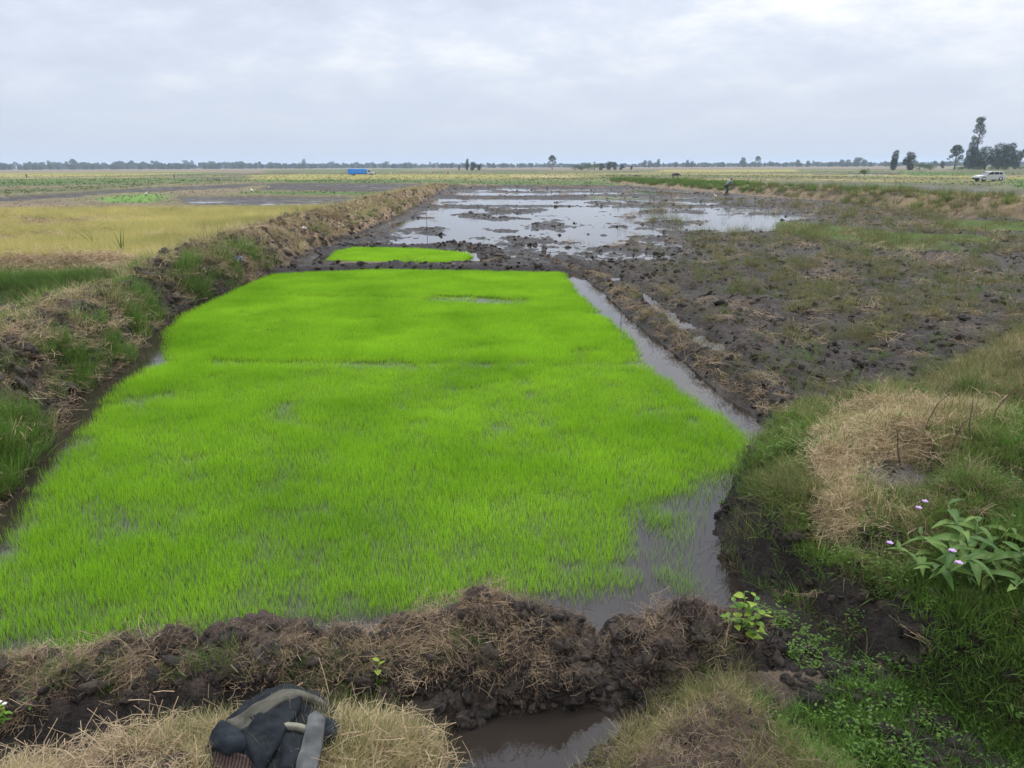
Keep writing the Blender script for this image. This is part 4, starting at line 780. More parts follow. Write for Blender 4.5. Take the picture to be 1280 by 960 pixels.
def tree_meshes(kind, seed):
    g = np.random.default_rng(seed); V = []; F = []
    if kind == 'tall':      # very tall open eucalyptus-like crown on a bare leaning stem, H=1
        tube(V, F, [(0, 0, 0), (.02, 0, .3), (.03, 0, .6), (.05, .01, .9)], [.022, .017, .012, .004])
        L = [(-.08, 0, .14, .11, .14, 1), (.04, .02, .2, .11, .16, 1), (-.09, 0, .30, .08, .12, 1), (.0, .02, .36, .07, .1, 1), (-.08, 0, .45, .06, .09, 1), (-.03, 0, .54, .06, .08, 1), (.07, 0, .52, .045, .05, .6), (-.07, 0, .60, .05, .05, .8), (.08, 0, .62, .045, .05, .6), (.09, 0, .72, .06, .06, 1), (-.05, 0, .73, .06, .05, 1), (.02, 0, .82, .09, .06, 1), (.0, 0, .92, .07, .07, 1.2), (.06, 0, .95, .05, .05, 1)]
        for b in L: tube(V, F, [(.03, 0, b[2] - .1), (b[0] * .6, b[1], b[2] - .03), (b[0], b[1], b[2])], [.008, .005, .002], 5)
        n, leaf = 9000, .022
    elif kind == 'open':    # round-topped tree with sky showing between limbs
        tube(V, F, [(0, 0, 0), (.01, 0, .25), (.0, 0, .5), (.02, 0, .8)], [.035, .028, .018, .005])
        L = [(0, 0, .85, .17, .12, 1), (-.16, 0, .74, .11, .09, 1), (.18, 0, .72, .11, .1, 1), (-.2, 0, .52, .09, .07, .8), (.2, .0, .5, .10, .09, .8), (-.02, 0, .62, .13, .1, .8), (-.3, 0, .42, .07, .05, .5), (.08, 0, .4, .1, .1, .5), (.27, 0, .38, .06, .05, .5)]
        for b in L: tube(V, F, [(0, 0, b[2] - .22), (b[0] * .5, b[1], b[2] - .1), (b[0], b[1], b[2])], [.014, .009, .003], 5)
        n, leaf = 5200, .03
    elif kind == 'column':
        tube(V, F, [(0, 0, 0), (0, 0, .2), (.02, 0, .8)], [.04, .035, .008])
        L = [(-.02, 0, .2, .17, .17, 1), (0, 0, .4, .2, .18, 1), (.02, 0, .62, .19, .18, 1), (.08, 0, .84, .13, .14, 1), (-.08, 0, .8, .08, .1, .8)]; n, leaf = 5200, .035
    elif kind == 'bush':
        tube(V, F, [(0, 0, 0), (0, 0, .3), (.05, 0, .5)], [.05, .04, .01])
        L = [(g.uniform(-.5, .5), g.uniform(-.3, .3), g.uniform(.3, .62), g.uniform(.2, .32), g.uniform(.2, .34), 1) for _ in range(7)]; n, leaf = 2600, .05
    else:                   # 'round'
        tube(V, F, [(0, 0, 0), (.01, 0, .2), (-.01, 0, .4), (.0, 0, .7)], [.04, .032, .022, .006])
        L = [(0, 0, .72, .22, .2, 1)] + [(g.uniform(-.28, .28), g.uniform(-.2, .2), g.uniform(.3, .85), g.uniform(.12, .2), g.uniform(.1, .17), 1) for _ in range(8)] + [(g.uniform(-.2, .2), g.uniform(-.15, .15), .2, .2, .18, 1) for _ in range(2)]
        for b in L: tube(V, F, [(0, 0, .25), (b[0] * .5, b[1] * .5, b[2] * .6), (b[0], b[1], b[2])], [.02, .012, .004], 5)
        n, leaf = 5600, .038
    return mesh_from('trunk', V, F, [M_BARK]), crown_mesh(seed, L, n, leaf, M_CROWN2 if kind == 'bush' else M_CROWN)
tree_cache = {}
def GP(px, py):
    """first meeting of the sight ray with the ground sheet"""
    d = CR @ Vector(((px - 640) / FPX, -(py - 480) / FPX, -1)); t = np.concatenate([np.arange(1.0, 12, .012), np.arange(12, 80, .08)]) / math.hypot(d.x, d.y)
    x, y, z = d.x * t, d.y * t, CAM_H + d.z * t; g = terrain(x, y)[0]; k = int(np.argmax(g >= z)); return Vector((x[k], y[k], float(g[k])))
def gz(x, y): return float(terrain(np.array([x]), np.array([y]))[0][0])
def PX(px, dist, dz=0.0):
    """ground point in photo column px at forward distance dist"""
    x = (px - 640) / FPX * dist * .965; z = gz(x, dist) + dz; return (x, dist, z)
def px_size(pix, dist): return pix / FPX * dist * .97
def plant_tree(px, dist, hpx, kind, label, cat='tree', group=None, seed=0, widen=1.0, rz=None, name=None):
    if (kind, seed) not in tree_cache: tree_cache[(kind, seed)] = tree_meshes(kind, 40 + seed + len(kind) * 7)
    tr, cr = tree_cache[(kind, seed)]; h = px_size(hpx * 1.06, dist)
    r = empty(name or ('bush' if kind == 'bush' else 'tree'), PX(px, dist, -.1)); r.scale = (h * widen, h * widen, h); r.rotation_euler = (0, 0, random.uniform(-.4, .4) if rz is None else rz); tag(r, label, cat, group)
    ob('trunk', tr, r); ob('crown', cr, r); return r
plant_tree(1216, 380, 59, 'tall', 'very tall slender tree with a ragged open crown rising above the dark clump', seed=1, rz=0)
plant_tree(1193, 360, 29, 'open', 'medium open crowned tree with sky showing through, just left of the very tall tree', seed=1, rz=0)
plant_tree(1137, 330, 23, 'round', 'roundish bushy tree second from the left of the right-hand row', seed=1, widen=.95)
plant_tree(1117, 330, 24, 'column', 'dense narrow upright tree standing alone left of the roundish one', seed=1, widen=.85, rz=0)
for i, (px, hp, k, lb) in enumerate([(1231, 29, 'round', 'dark broad tree directly right of the foot of the very tall tree'), (1247, 33, 'round', 'tallest dark rounded tree in the middle of the dense clump on the right'), (1258, 31, 'column', 'dark upright tree right of the middle in the dense clump'),
                                      (1269, 24, 'round', 'low dark tree near the right end of the dense clump'), (1283, 28, 'open', 'open tree cut off by the right edge of the picture')]):
    plant_tree(px, 350 + 9 * i, hp, k, lb, seed=2 + i % 2, widen=1.0 if k != 'column' else 1.1)
plant_tree(1150, 340, 10, 'bush', 'low light green bush just right of the roundish tree', 'bush', seed=1, widen=1.1)
plant_tree(1163, 345, 11, 'bush', 'wide light green bush between the roundish tree and the open tree', 'bush', seed=2, widen=1.2)
plant_tree(1178, 500, 8, 'round', 'small hazy tree left of the open crowned tree', seed=1)
plant_tree(1203, 352, 5, 'bush', 'tiny dark bush at the foot of the very tall tree on its left', 'bush', seed=1)
plant_tree(1082, 180, 9.5, 'bush', 'bright green bush standing alone on a far plot edge', 'bush', seed=2, widen=1.0)
for i, px in enumerate((1200, 1222, 1240, 1256, 1276)): plant_tree(px, 335 + i, 5, 'bush', ['leftmost low hedge bush, under the open crowned tree', 'low hedge bush under the very tall tree', 'low hedge bush right behind the roof of the white car', 'low hedge bush just right of the white car, under the dark clump', 'low hedge bush at the right edge under the dark clump'][i], 'bush', 'hedge under the right tree clump', seed=1 + i % 2, widen=1.8)
plant_tree(691, 520, 17, 'open', 'lone round-headed tree on the horizon in the middle', seed=2)
plant_tree(585, 480, 14, 'column', 'slim tall tree at the left of the small clump on the horizon', seed=2, widen=.7)
plant_tree(593, 480, 11, 'round', 'green rounded tree in the middle of the small horizon clump', seed=2)
plant_tree(600, 485, 8, 'round', 'low tree at the right end of the small horizon clump', seed=3)
plant_tree(575, 470, 7, 'column', 'small thin tree just left of the small horizon clump', seed=1, widen=.6)
for i, (px, hp) in enumerate([(720, 8), (728, 8), (736, 9), (744, 9), (753, 9), (762, 11), (769, 10), (778, 8), (790, 5)]):
    plant_tree(px, 430 + 6 * i, hp, 'bush' if i < 4 else 'round', ['light green bush at the left end of the horizon thicket', 'second light green bush of the horizon thicket from its left end', 'third light green bush of the horizon thicket from its left end', 'fourth light green bush of the horizon thicket, next to the darker trees', 'leftmost dark tree of the horizon thicket', 'tallest dark tree of the horizon thicket', 'dark tree just right of the tallest one in the horizon thicket', 'second dark tree from the right end of the horizon thicket', 'low last tree at the right end of the horizon thicket'][i], 'bush' if i < 4 else 'tree', seed=1 + i % 3, widen=1.1)
for i, (px, hp, k) in enumerate([(807, 9, 'round'), (813, 9, 'round'), (823, 10, 'column'), (846, 7, 'round'), (859, 9, 'column'), (866, 8, 'round'), (929, 12, 'round'), (947, 13, 'open'), (997, 9, 'round'), (1010, 8, 'round'), (1036, 6, 'column')]):
    plant_tree(px, 1000, hp, k, ['bluish tree at the left of the trio right of the horizon thicket', 'middle bluish tree of the trio right of the horizon thicket', 'narrow bluish tree ending the trio right of the thicket', 'low hazy tree right of the trio on the horizon', 'thin hazy tree above the dark cow', 'hazy round tree right of the thin one above the cow', 'hazy domed tree right above the bending worker', 'hazy uneven tree right of the domed one', 'hazy tree left of the blue-grey grove at right', 'second hazy tree left of the blue-grey grove', 'small pointed hazy tree before the blue-grey grove'][i], seed=1 + i % 2)
for i, (px, hp) in enumerate([(1052, 9), (1060, 9), (1071, 12), (1080, 9), (1088, 6)]):
    plant_tree(px, 1000, hp, 'round', ['left tree of the blue-grey grove', 'second tree of the blue-grey grove', 'tallest middle tree of the blue-grey grove', 'fourth tree of the blue-grey grove', 'low right end tree of the blue-grey grove'][i], seed=1 + i % 3, widen=1.3)
# far wood along the horizon: one mass
def far_wood():
    c = bpy.data.collections.new('wood_kinds')
    for i, k in enumerate(('round', 'round', 'open', 'column')):
        tr, cr = tree_meshes(k, 60 + i); o = bpy.data.objects.new(f'wood_tree_{i}', cr); c.objects.link(o)
    protos['wood'] = (c, 4)
    g = np.random.default_rng(91); n = 3400; th = np.radians(g.uniform(-44, 44, n)); r = g.uniform(1450, 2100, n); x = r * np.sin(th); y = r * np.cos(th)
    left = sstep(.05, -.5, th) ; h = (10.5 + 5.5 * left) * (1 + .15 * fbm(x, y, 120, 3, 92)) * g.uniform(.5, 1.1, n)
    tall = g.uniform(size=n) < .06; h = np.where(tall, h * 1.3, h)
    scatter('far_wood', 'wood', x, y, h, 'continuous hazy blue line of trees along the whole horizon', 'trees', zz=np.full(n, -4.0), tilt=.02, smin=.9, smax=1.1)
    n = 700; th = np.radians(g.uniform(-44, 44, n)); r = g.uniform(1150, 1350, n); x = r * np.sin(th); y = r * np.cos(th)
    scatter('far_scrub', 'wood', x, y, np.full(n, 7.0), 'low hazy scrub at the foot of the far tree line', 'shrubs', zz=np.full(n, -1.2), tilt=.02)
far_wood()

# ------------------------------------------------------------------ skinned figures
def skin_obj(name, J, E, mat, parent=None, sub=2):
    me = bpy.data.meshes.new(name); me.from_pydata([j[:3] for j in J], E, []); me.materials.append(mat); o = ob(name, me, parent)
    sk = o.modifiers.new('skin', 'SKIN'); sk.use_smooth_shade = True
    me.skin_vertices[0].data[0].use_root = True
    for i, j in enumerate(J): me.skin_vertices[0].data[i].radius = (j[3], j[4] if len(j) > 4 else j[3])
    ss = o.modifiers.new('sub', 'SUBSURF'); ss.levels = sub; ss.render_levels = sub
    return o
M_SKIN = simple('dark_skin', (.09, .05, .032), .55)
def cloth(name, c): return simple(name, c, .85, 0, .2, 12, .3)
def person(loc, rz, h, lean, shirt, legs, label, hat=None, arms=1.0):
    """standing or bending person about h tall upright; lean = torso pitch in degrees, facing +X before turning"""
    r = empty('person', loc, rz); r.scale = (h / 1.7,) * 3; tag(r, label, 'person')
    L = R_(lean); hip = Vector((-.12 * math.sin(L), 0, .88 - .04 * math.sin(L)))
    up = Vector((math.sin(L), 0, math.cos(L))); ch = hip + up * .42; nk = hip + up * .56; hd = nk + Vector((math.sin(L * .8), 0, math.cos(L * .8))) * .14
    J = [(*hip, .15, .11), (*(hip + up * .2), .13, .1), (*ch, .16, .11), (*nk, .06), (*(hd), .085, .095), (*(hd + (hd - nk).normalized() * .08), .07)]; E = [(0, 1), (1, 2), (2, 3), (3, 4), (4, 5)]
    for s_ in (-1, 1):
        k = Vector((.10 * math.sin(L) + .05 * s_, .10 * s_, .47)); a = Vector((-.04 + .12 * s_, .11 * s_, .07)); b = len(J)
        J += [(hip.x, .09 * s_, hip.z - .05, .095), (*k, .065), (*a, .042), (a.x + .16, a.y, .03, .035)]; E += [(0, b), (b, b + 1), (b + 1, b + 2), (b + 2, b + 3)]
        sh = ch + up * .04 + Vector((0, .19 * s_, 0)); el = sh + Vector((.10 + .1 * math.sin(L), .05 * s_, -.27)); ha = el + Vector((.10 * arms + .05, -.02 * s_, -.22)); b = len(J)
        J += [(*sh, .06), (*el, .042), (*ha, .03), (*(ha + Vector((.05, 0, -.07))), .032, .018)]; E += [(2, b), (b, b + 1), (b + 1, b + 2), (b + 2, b + 3)]
        p = b + 3; pv = ha + Vector((.05, 0, -.07))
        for q in range(4): J.append((pv.x + .03 + .01 * q, pv.y + (q - 1.5) * .018, pv.z - .07 + .008 * abs(q - 1.2), .008)); E.append((p, len(J) - 1))
        J.append((pv.x + .05, pv.y - .045 * s_, pv.z - .01, .009)); E.append((b + 2, len(J) - 1))
    skin_obj('body', J, E, M_SKIN, r)
    # clothes follow the body
    e2 = lambda v: v
    T = [(*hip, .165, .125), (*(hip + up * .2), .15, .115), (*ch, .178, .125), (*(hip + up * .53), .08)]; TE = [(0, 1), (1, 2), (2, 3)]
    for s_ in (-1, 1):
        sh = ch + up * .04 + Vector((0, .19 * s_, 0)); el = sh + Vector((.10 + .1 * math.sin(L), .05 * s_, -.27)); b = len(T); T += [(*sh, .075), (*(sh.lerp(el, .95)), .058)]; TE += [(2, b), (b, b + 1)]
    skin_obj('shirt', T, TE, shirt, r)
    P = [(*hip, .165, .125)]; PE = []
    for s_ in (-1, 1):
        k = Vector((.10 * math.sin(L) + .05 * s_, .10 * s_, .47)); a = Vector((-.04 + .12 * s_, .11 * s_, .16)); b = len(P); P += [(hip.x, .09 * s_, hip.z - .06, .11), (*k, .085), (*a, .07)]; PE += [(0, b), (b, b + 1), (b + 1, b + 2)]
    skin_obj('trousers', P, PE, legs, r)
    if hat: skin_obj('hat', [(*(hd + Vector((0, 0, .07))), .105), (*(hd + Vector((0, 0, .13))), .08)], [(0, 1)], hat, r, 1)
    return r
C_GREY = cloth('grey_blue_cloth', (.16, .19, .20)); C_DARK = cloth('dark_cloth', (.035, .04, .045)); C_PALE = cloth('pale_cloth', (.62, .60, .55)); C_RED = cloth('dull_red_cloth', (.30, .08, .06)); C_PINK = cloth('pink_cloth', (.55, .25, .2)); C_OLV = cloth('olive_cloth', (.06, .07, .05))
p_ = PX(911, 66); person(p_, R_(8), 1.62, 42, C_GREY, C_DARK, 'worker in grey blue shirt and dark trousers bending at the far green bank')
person(PX(34, 168), R_(90), 1.0, 5, C_OLV, C_DARK, 'tiny dark clad figure standing at the yellow field on the far left')
person(PX(218.5, 178), R_(70), 1.0, 8, C_OLV, C_DARK, 'tiny dark clad figure standing behind the thin strip of water at left')
person(PX(490, 205), R_(90), 1.05, 0, C_PALE, C_PALE, 'tiny figure in white clothes standing right of the blue truck')
person(PX(542, 225), R_(90), 1.0, 10, C_PINK, C_PINK, 'tiny figure in pink clothes in the far field right of the one in white')
person(PX(561, 215), R_(90), 1.0, 0, C_RED, C_DARK, 'tiny figure in dull red top in the far field, right of the pink one')
person(PX(770, 118), R_(90), .75, 4, C_PALE, C_PALE, 'small figure in white clothes at the left end of the pale straw strip')
def cow(loc, rz, s_, mat, label):
    r = empty('cow', loc, rz); r.scale = (s_,) * 3; tag(r, label, 'cow')
    J = [(-.65, 0, 1.12, .22, .26), (-.2, 0, 1.08, .25, .31), (.3, 0, 1.08, .24, .33), (.62, 0, 1.15, .17, .24), (.88, 0, 1.05, .11, .15), (1.05, 0, .85, .10, .12), (1.18, 0, .62, .06, .07)]
    E = [(i, i + 1) for i in range(6)]
    for y_ in (-.16, .16):
        b = len(J); J += [(.5, y_, .8, .11), (.5, y_, .45, .06), (.48, y_, .1, .045), (.52, y_, .04, .05)]; E += [(2, b), (b, b + 1), (b + 1, b + 2), (b + 2, b + 3)]
        b = len(J); J += [(-.6, y_, .85, .14), (-.52, y_, .62, .08), (-.70, y_, .40, .05), (-.62, y_, .1, .042), (-.58, y_, .04, .05)]; E += [(0, b), (b, b + 1), (b + 1, b + 2), (b + 2, b + 3), (b + 3, b + 4)]
        b = len(J); J += [(.92, y_ * 1.2, 1.02, .03)]; E += [(4, b)]
    b = len(J); J += [(-.9, 0, 1.15, .035), (-.96, 0, .6, .025)]; E += [(0, b), (b, b + 1)]
    skin_obj('body', J, E, mat, r)
    for s2 in (-1, 1): skin_obj('horn', [(.95, .08 * s2, 1.12, .025), (.98, .16 * s2, 1.22, .012)], [(0, 1)], M_HORN, r, 1)
    return r
M_COW = simple('dark_hide', (.035, .028, .025), .7); M_COW2 = simple('grey_hide', (.10, .09, .085), .7); M_HORN = simple('horn', (.35, .3, .22), .6)
cow(PX(845.5, 130), R_(-25), .72, M_COW, 'dark grazing cow on the pale straw strip'); cow(PX(796, 150), R_(-10), .5, M_COW2, 'small grey animal lying low at the left of the pale straw strip')
M_EG = simple('white_feathers', (.75, .75, .72), .7); M_BEAK = simple('beak', (.5, .35, .08), .5)
def egret(px, dist, rz, label, s_=1.0):
    r = empty('egret', PX(px, dist, .05), rz); r.scale = (s_ * .7,) * 3; tag(r, label, 'bird', 'white egrets in the wet fields')
    skin_obj('body', [(-.22, 0, .26, .02), (-.1, 0, .33, .07), (.05, 0, .36, .075), (.14, 0, .42, .04), (.11, 0, .52, .022), (.17, 0, .6, .02), (.22, 0, .62, .028)], [(i, i + 1) for i in range(6)], M_EG, r)
    V = []; F = []; tube(V, F, [(.24, 0, .62), (.34, 0, .60)], [.01, .003], 5); ob('beak', mesh_from('beak', V, F, [M_BEAK]), r)
    for s2 in (-1, 1): V = []; F = []; tube(V, F, [(0, .03 * s2, .3), (.02, .03 * s2, .14), (0, .03 * s2, 0)], [.008, .007, .008], 5); ob('leg', mesh_from('leg', V, F, [M_BARK]), r)
egret(181, 64, .5, 'white egret on the bright green far patch at left', .9); egret(314, 70, 2.5, 'white egret on the green strip right of the bright green patch', 1.2)
egret(336, 92, .3, 'smallest white egret on the plot edge behind the middle ditch', .7); egret(907, 120, 1, 'white egret on the pale strip above the bending worker', .9); egret(927.5, 122, 4, 'white egret on the pale strip right of the worker', 1.0); egret(860, 160, 4, 'white egret in the plot beyond the dark cow', .8); egret(897, 62, 3, 'white egret at the foot of the green bank beside the worker', .8)

# ------------------------------------------------------------------ vehicles
M_WHITE = simple('white_car_paint', (.42, .42, .40), .35, 0, .04); M_GLASS = simple('dark_glass', (.02, .025, .03), .1, 0, .05); M_TYRE = simple('tyre_rubber', (.02, .02, .02), .85); M_RIM = simple('grey_metal', (.4, .4, .4), .4, .7); M_BLUE = simple('blue_tarpaulin', (.02, .20, .62), .6, 0, .15, 3, .4); M_LAMP = simple('lamp_glass', (.7, .7, .6), .2); M_TAIL = simple('red_lamp', (.4, .02, .02), .3); M_BLACK = simple('black_plastic', (.03, .03, .03), .7)
def loft(name, secs, mat, parent, bev=.03):
    """closed body from profile polygons across Y: secs = [(y, [(x,z)...])]"""
    V = []; F = []; n = len(secs[0][1])
    for y_, P in secs: V += [(a, y_, b) for a, b in P]
    for i in range(len(secs) - 1):
        for k in range(n): a = i * n + k; b = i * n + (k + 1) % n; F.append((a, b, b + n, a + n))
    F.append(tuple(reversed(range(n)))); F.append(tuple((len(secs) - 1) * n + k for k in range(n)))
    o = ob(name, mesh_from(name, V, F, [mat], smooth=False), parent); b = o.modifiers.new('bevel', 'BEVEL'); b.width = bev; b.segments = 2; return o
def wheel(parent, x, y_, r=.33, wd=.2):
    V = []; F = []; tube(V, F, [(x, y_ - wd / 2, r), (x, y_ - wd / 2 + .03, r), (x, y_ + wd / 2 - .03, r), (x, y_ + wd / 2, r)], [r * .9, r, r, r * .9], 20); t = ob('wheel', mesh_from('wheel', V, F, [M_TYRE]), parent)
    V = []; F = []; tube(V, F, [(x, y_ - wd / 2 - .012, r), (x, y_ + wd / 2 + .012, r)], [r * .58, r * .58], 14); ob('rim', mesh_from('rim', V, F, [M_RIM]), t)
def car():
    l = PX(1238, 109); r = empty('parked_car', l, R_(180 + 4)); r.scale = (.93, .93, .93); tag(r, 'white estate car with dark windows parked on the far track at right', 'car')
    low = [(2.0, .32), (2.05, .6), (1.95, .78), (1.0, .95), (-1.95, 1.0), (-2.05, .85), (-2.08, .38), (-1.7, .26), (1.7, .26)]
    loft('body', [(-.8, [(a * .98, b) for a, b in low]), (-.74, low), (.74, low), (.8, [(a * .98, b) for a, b in low])], M_WHITE, r, .05)
    top = [(1.0, .93), (.35, 1.38), (.1, 1.44), (-1.5, 1.42), (-1.95, .98)]; nar = [(.9, .93), (.3, 1.36), (.1, 1.40), (-1.45, 1.38), (-1.85, .98)]
    loft('roof', [(-.68, nar), (-.6, top), (.6, top), (.68, nar)], M_WHITE, r, .04)
    for s_ in (-1, 1):
        y_ = .685 * s_
        for q in ([(.80, .98), (.32, 1.32), (-.22, 1.34), (-.22, .98)], [(-.30, .98), (-.30, 1.34), (-1.0, 1.33), (-1.0, .98)], [(-1.08, .98), (-1.08, 1.33), (-1.38, 1.31), (-1.7, .99)]):
            loft('side_window', [(y_ - .012, q), (y_ + .012, q)], M_GLASS, r, .004)
        wheel(r, 1.28, .74 * s_); wheel(r, -1.3, .74 * s_)
        loft('headlight', [(.6 * s_ - .12, [(1.93, .62), (2.06, .62), (2.04, .74), (1.93, .76)]), (.6 * s_ + .12, [(1.93, .62), (2.06, .62), (2.04, .74), (1.93, .76)])], M_LAMP, r, .01)
        loft('tail_light', [(.62 * s_ - .1, [(-2.09, .65), (-1.98, .65), (-1.98, .9), (-2.07, .9)]), (.62 * s_ + .1, [(-2.09, .65), (-1.98, .65), (-1.98, .9), (-2.07, .9)])], M_TAIL, r, .01)
        loft('mirror', [(.78 * s_, [(.75, .95), (.85, .95), (.85, 1.05), (.75, 1.05)]), (.92 * s_, [(.75, .95), (.83, .95), (.83, 1.06), (.75, 1.06)])], M_BLACK, r, .01)
    ws = [(.97, .97), (.99, .98), (.39, 1.375), (.365, 1.36)]; loft('windscreen', [(-.56, ws), (.56, ws)], M_GLASS, r, .003)
    loft('bumper', [(-.76, [(1.98, .3), (2.1, .33), (2.1, .5), (1.98, .52)]), (.76, [(1.98, .3), (2.1, .33), (2.1, .5), (1.98, .52)])], M_BLACK, r, .02)
car()
def truck():
    l = PX(453, 213, -.15); r = empty('truck', l, 0); tag(r, 'small truck with a bright blue covered load bed and white cab in the far field', 'truck'); r.scale = (1.0, 1.0, .95)
    bx = [(-3.5, .55), (1.45, .55), (1.45, 1.75), (1.2, 1.85), (-3.35, 1.9), (-3.5, 1.8)]; loft('load_cover', [(-.95, [(a * .99, b * .985) for a, b in bx]), (-.85, bx), (.85, bx), (.95, [(a * .99, b * .985) for a, b in bx])], M_BLUE, r, .06)
    loft('chassis', [(-.5, [(-3.4, .4), (3.2, .4), (3.2, .54), (-3.4, .54)]), (.5, [(-3.4, .4), (3.2, .4), (3.2, .54), (-3.4, .54)])], M_BLACK, r)
    cb_ = [(1.55, .5), (3.3, .5), (3.35, .95), (2.9, 1.1), (2.5, 1.6), (1.6, 1.65)]; loft('cab', [(-.85, cb_), (.85, cb_)], M_WHITE, r, .06)
    for s_ in (-1, 1):
        q = [(1.85, 1.1), (2.75, 1.1), (2.45, 1.5), (1.85, 1.52)]; loft('side_window', [(.85 * s_ - .02, q), (.85 * s_ + .02, q)], M_GLASS, r, .005)
        wheel(r, 2.6, .8 * s_, .36); wheel(r, -2.2, .8 * s_, .36)
        loft('headlight', [(.6 * s_ - .1, [(3.28, .7), (3.37, .7), (3.37, .85), (3.28, .85)]), (.6 * s_ + .1, [(3.28, .7), (3.37, .7), (3.37, .85), (3.28, .85)])], M_LAMP, r, .01)
    q = [(2.93, 1.12), (2.95, 1.13), (2.57, 1.57), (2.54, 1.56)]; loft('windscreen', [(-.72, q), (.72, q)], M_GLASS, r, .003)
    for k in range(5):
        V = []; F = []; tube(V, F, [(-3.2 + 1.1 * k, -.97, .6), (-3.2 + 1.1 * k, -.9, 1.88), (-3.2 + 1.1 * k, .9, 1.9), (-3.2 + 1.1 * k, .97, .6)], [.03] * 4, 6); ob('cover_hoop', mesh_from('cover_hoop', V, F, [M_BLUE]), r)
truck()

# ------------------------------------------------------------------ sticks and stems
M_STICK = simple('dead_wood', (.10, .075, .055), .9); M_REDST = simple('dark_red_stem', (.12, .045, .035), .8)
def stick(pts, rad, label, mat=M_STICK, name='stick', cat='stick', group=None):
    base = Vector(pts[0]); o_ = empty(name, base); bpy.data.objects.remove(o_); V = []; F = []
    tube(V, F, [tuple(Vector(p) - base) for p in pts], [rad * (1 - .6 * i / (len(pts) - 1)) for i in range(len(pts))], 6)
    o = ob(name, mesh_from(name, V, F, [mat]), None, base); tag(o, label, cat, group); return o
def upstick(px, py, hpx, label, bend=(0, 0), z0=0.0, rad=.012):
    x, y = U(px, py, z0); d = math.hypot(x, y); h = hpx / FPX * math.hypot(d, CAM_H - z0) / math.cos(R_(8)); g = px_size(1, d)
    stick([(x, y, z0 - .1), (x + bend[0] * g * .3, y, z0 + h * .5), (x + bend[0] * g, y, z0 + h * .85), (x + (bend[0] + bend[1]) * g, y, z0 + h)], rad, label)
upstick(534, 291, 36, 'thin leaning stick with a bent tip standing in the flooded field', (-1, -4)); upstick(776, 410, 22, 'short thin stick standing in the water channel right of the seedbed', (0, 0), 0, .006)
upstick(127, 388, 30, 'dark upright stake on the left bank', (0, 0), .5, .012); upstick(140, 386, 26, 'thin pale stake on the left bank, right of the dark one', (1, 0), .5, .008); upstick(1131 + 51, 250, 1, 'tiny peg at the far bank') if False else None
for i, (a, b, c, d) in enumerate([(1150, 560, 1175, 470), (1185, 580, 1205, 500), (1215, 560, 1200, 480), (1235, 540, 1262, 470), (1128, 585, 1108, 520)]):
    x0, y0, _z = GP(a, b)
    z0 = gz(x0, y0); dx = px_size(c - a, y0); hh = px_size(b - d, y0)
    stick([(x0, y0, z0 - .05), (x0 + dx * .35, y0 + .03, z0 + hh * .4), (x0 + dx * .6, y0, z0 + hh * .7), (x0 + dx, y0 - .04, z0 + hh * .9)], .005, ['dead brown stem leaning right on the crest of the right bank', 'dark red stem rising from the grass of the right bank', 'dark red stem crossing its neighbour on the right bank', 'dark stem in pale dry grass at the right edge', 'short dead stem over the straw on the right bank'][i], M_REDST if i % 2 else M_STICK, 'dry_stem', 'stem')

# ------------------------------------------------------------------ leafy plants
def leaf_mesh(name, L, W, mat, fold=.15, droop=.25, seg=6):
    V = []; F = []; rnd = []
    for i in range(seg + 1):
        f = i / seg; w_ = W / 2 * math.sin(math.pi * min(f ** .8 * .94 + .05, 1)) ** .9 * (1 + .06 * math.sin(i * 2.7)) if 0 < i < seg else .001; zz_ = -droop * L * f * f
        V += [(L * f, -w_, zz_ + w_ * fold * 2), (L * f, 0, zz_), (L * f, w_, zz_ + w_ * fold * 2)]
    for i in range(seg): a = i * 3; F += [(a, a + 1, a + 4, a + 3), (a + 1, a + 2, a + 5, a + 4)]
    return mesh_from(name, V, F, [mat], {'rnd': [.5] * len(V), 'tip': [.7] * len(V)})
def plant_leaf_mat(name, a, b):
    m, t, p, o = new_mat(name); oi = N(t, 'ShaderNodeObjectInfo'); mx = N(t, 'ShaderNodeMix', data_type='RGBA'); t.links.new(oi.outputs['Random'], mx.inputs[0]); mx.inputs[6].default_value = (*a, 1); mx.inputs[7].default_value = (*b, 1)
    t.links.new(mx.outputs[2], p.inputs['Base Color']); p.inputs['Roughness'].default_value = .55; p.inputs['Specular IOR Level'].default_value = .2
    tr = N(t, 'ShaderNodeBsdfTranslucent'); t.links.new(mx.outputs[2], tr.inputs[0]); s_ = N(t, 'ShaderNodeMixShader'); s_.inputs[0].default_value = .3; t.links.new(p.outputs[0], s_.inputs[1]); t.links.new(tr.outputs[0], s_.inputs[2]); t.links.new(s_.outputs[0], o.inputs[0]); return m
M_PL = plant_leaf_mat('large_leaf', (.05, .11, .022), (.14, .22, .04)); M_PL2 = plant_leaf_mat('weed_leaf_yellowish', (.08, .19, .03), (.26, .34, .04)); M_STEM = simple('green_stem', (.12, .17, .05), .6); M_FLOW = simple('lilac_petals', (.55, .36, .60), .6); M_WFL = simple('white_petals', (.8, .8, .78), .6)
def rot_to(d, roll=0): return (d.to_track_quat('X', 'Z') @ Euler((roll, 0, 0)).to_quaternion()).to_euler()
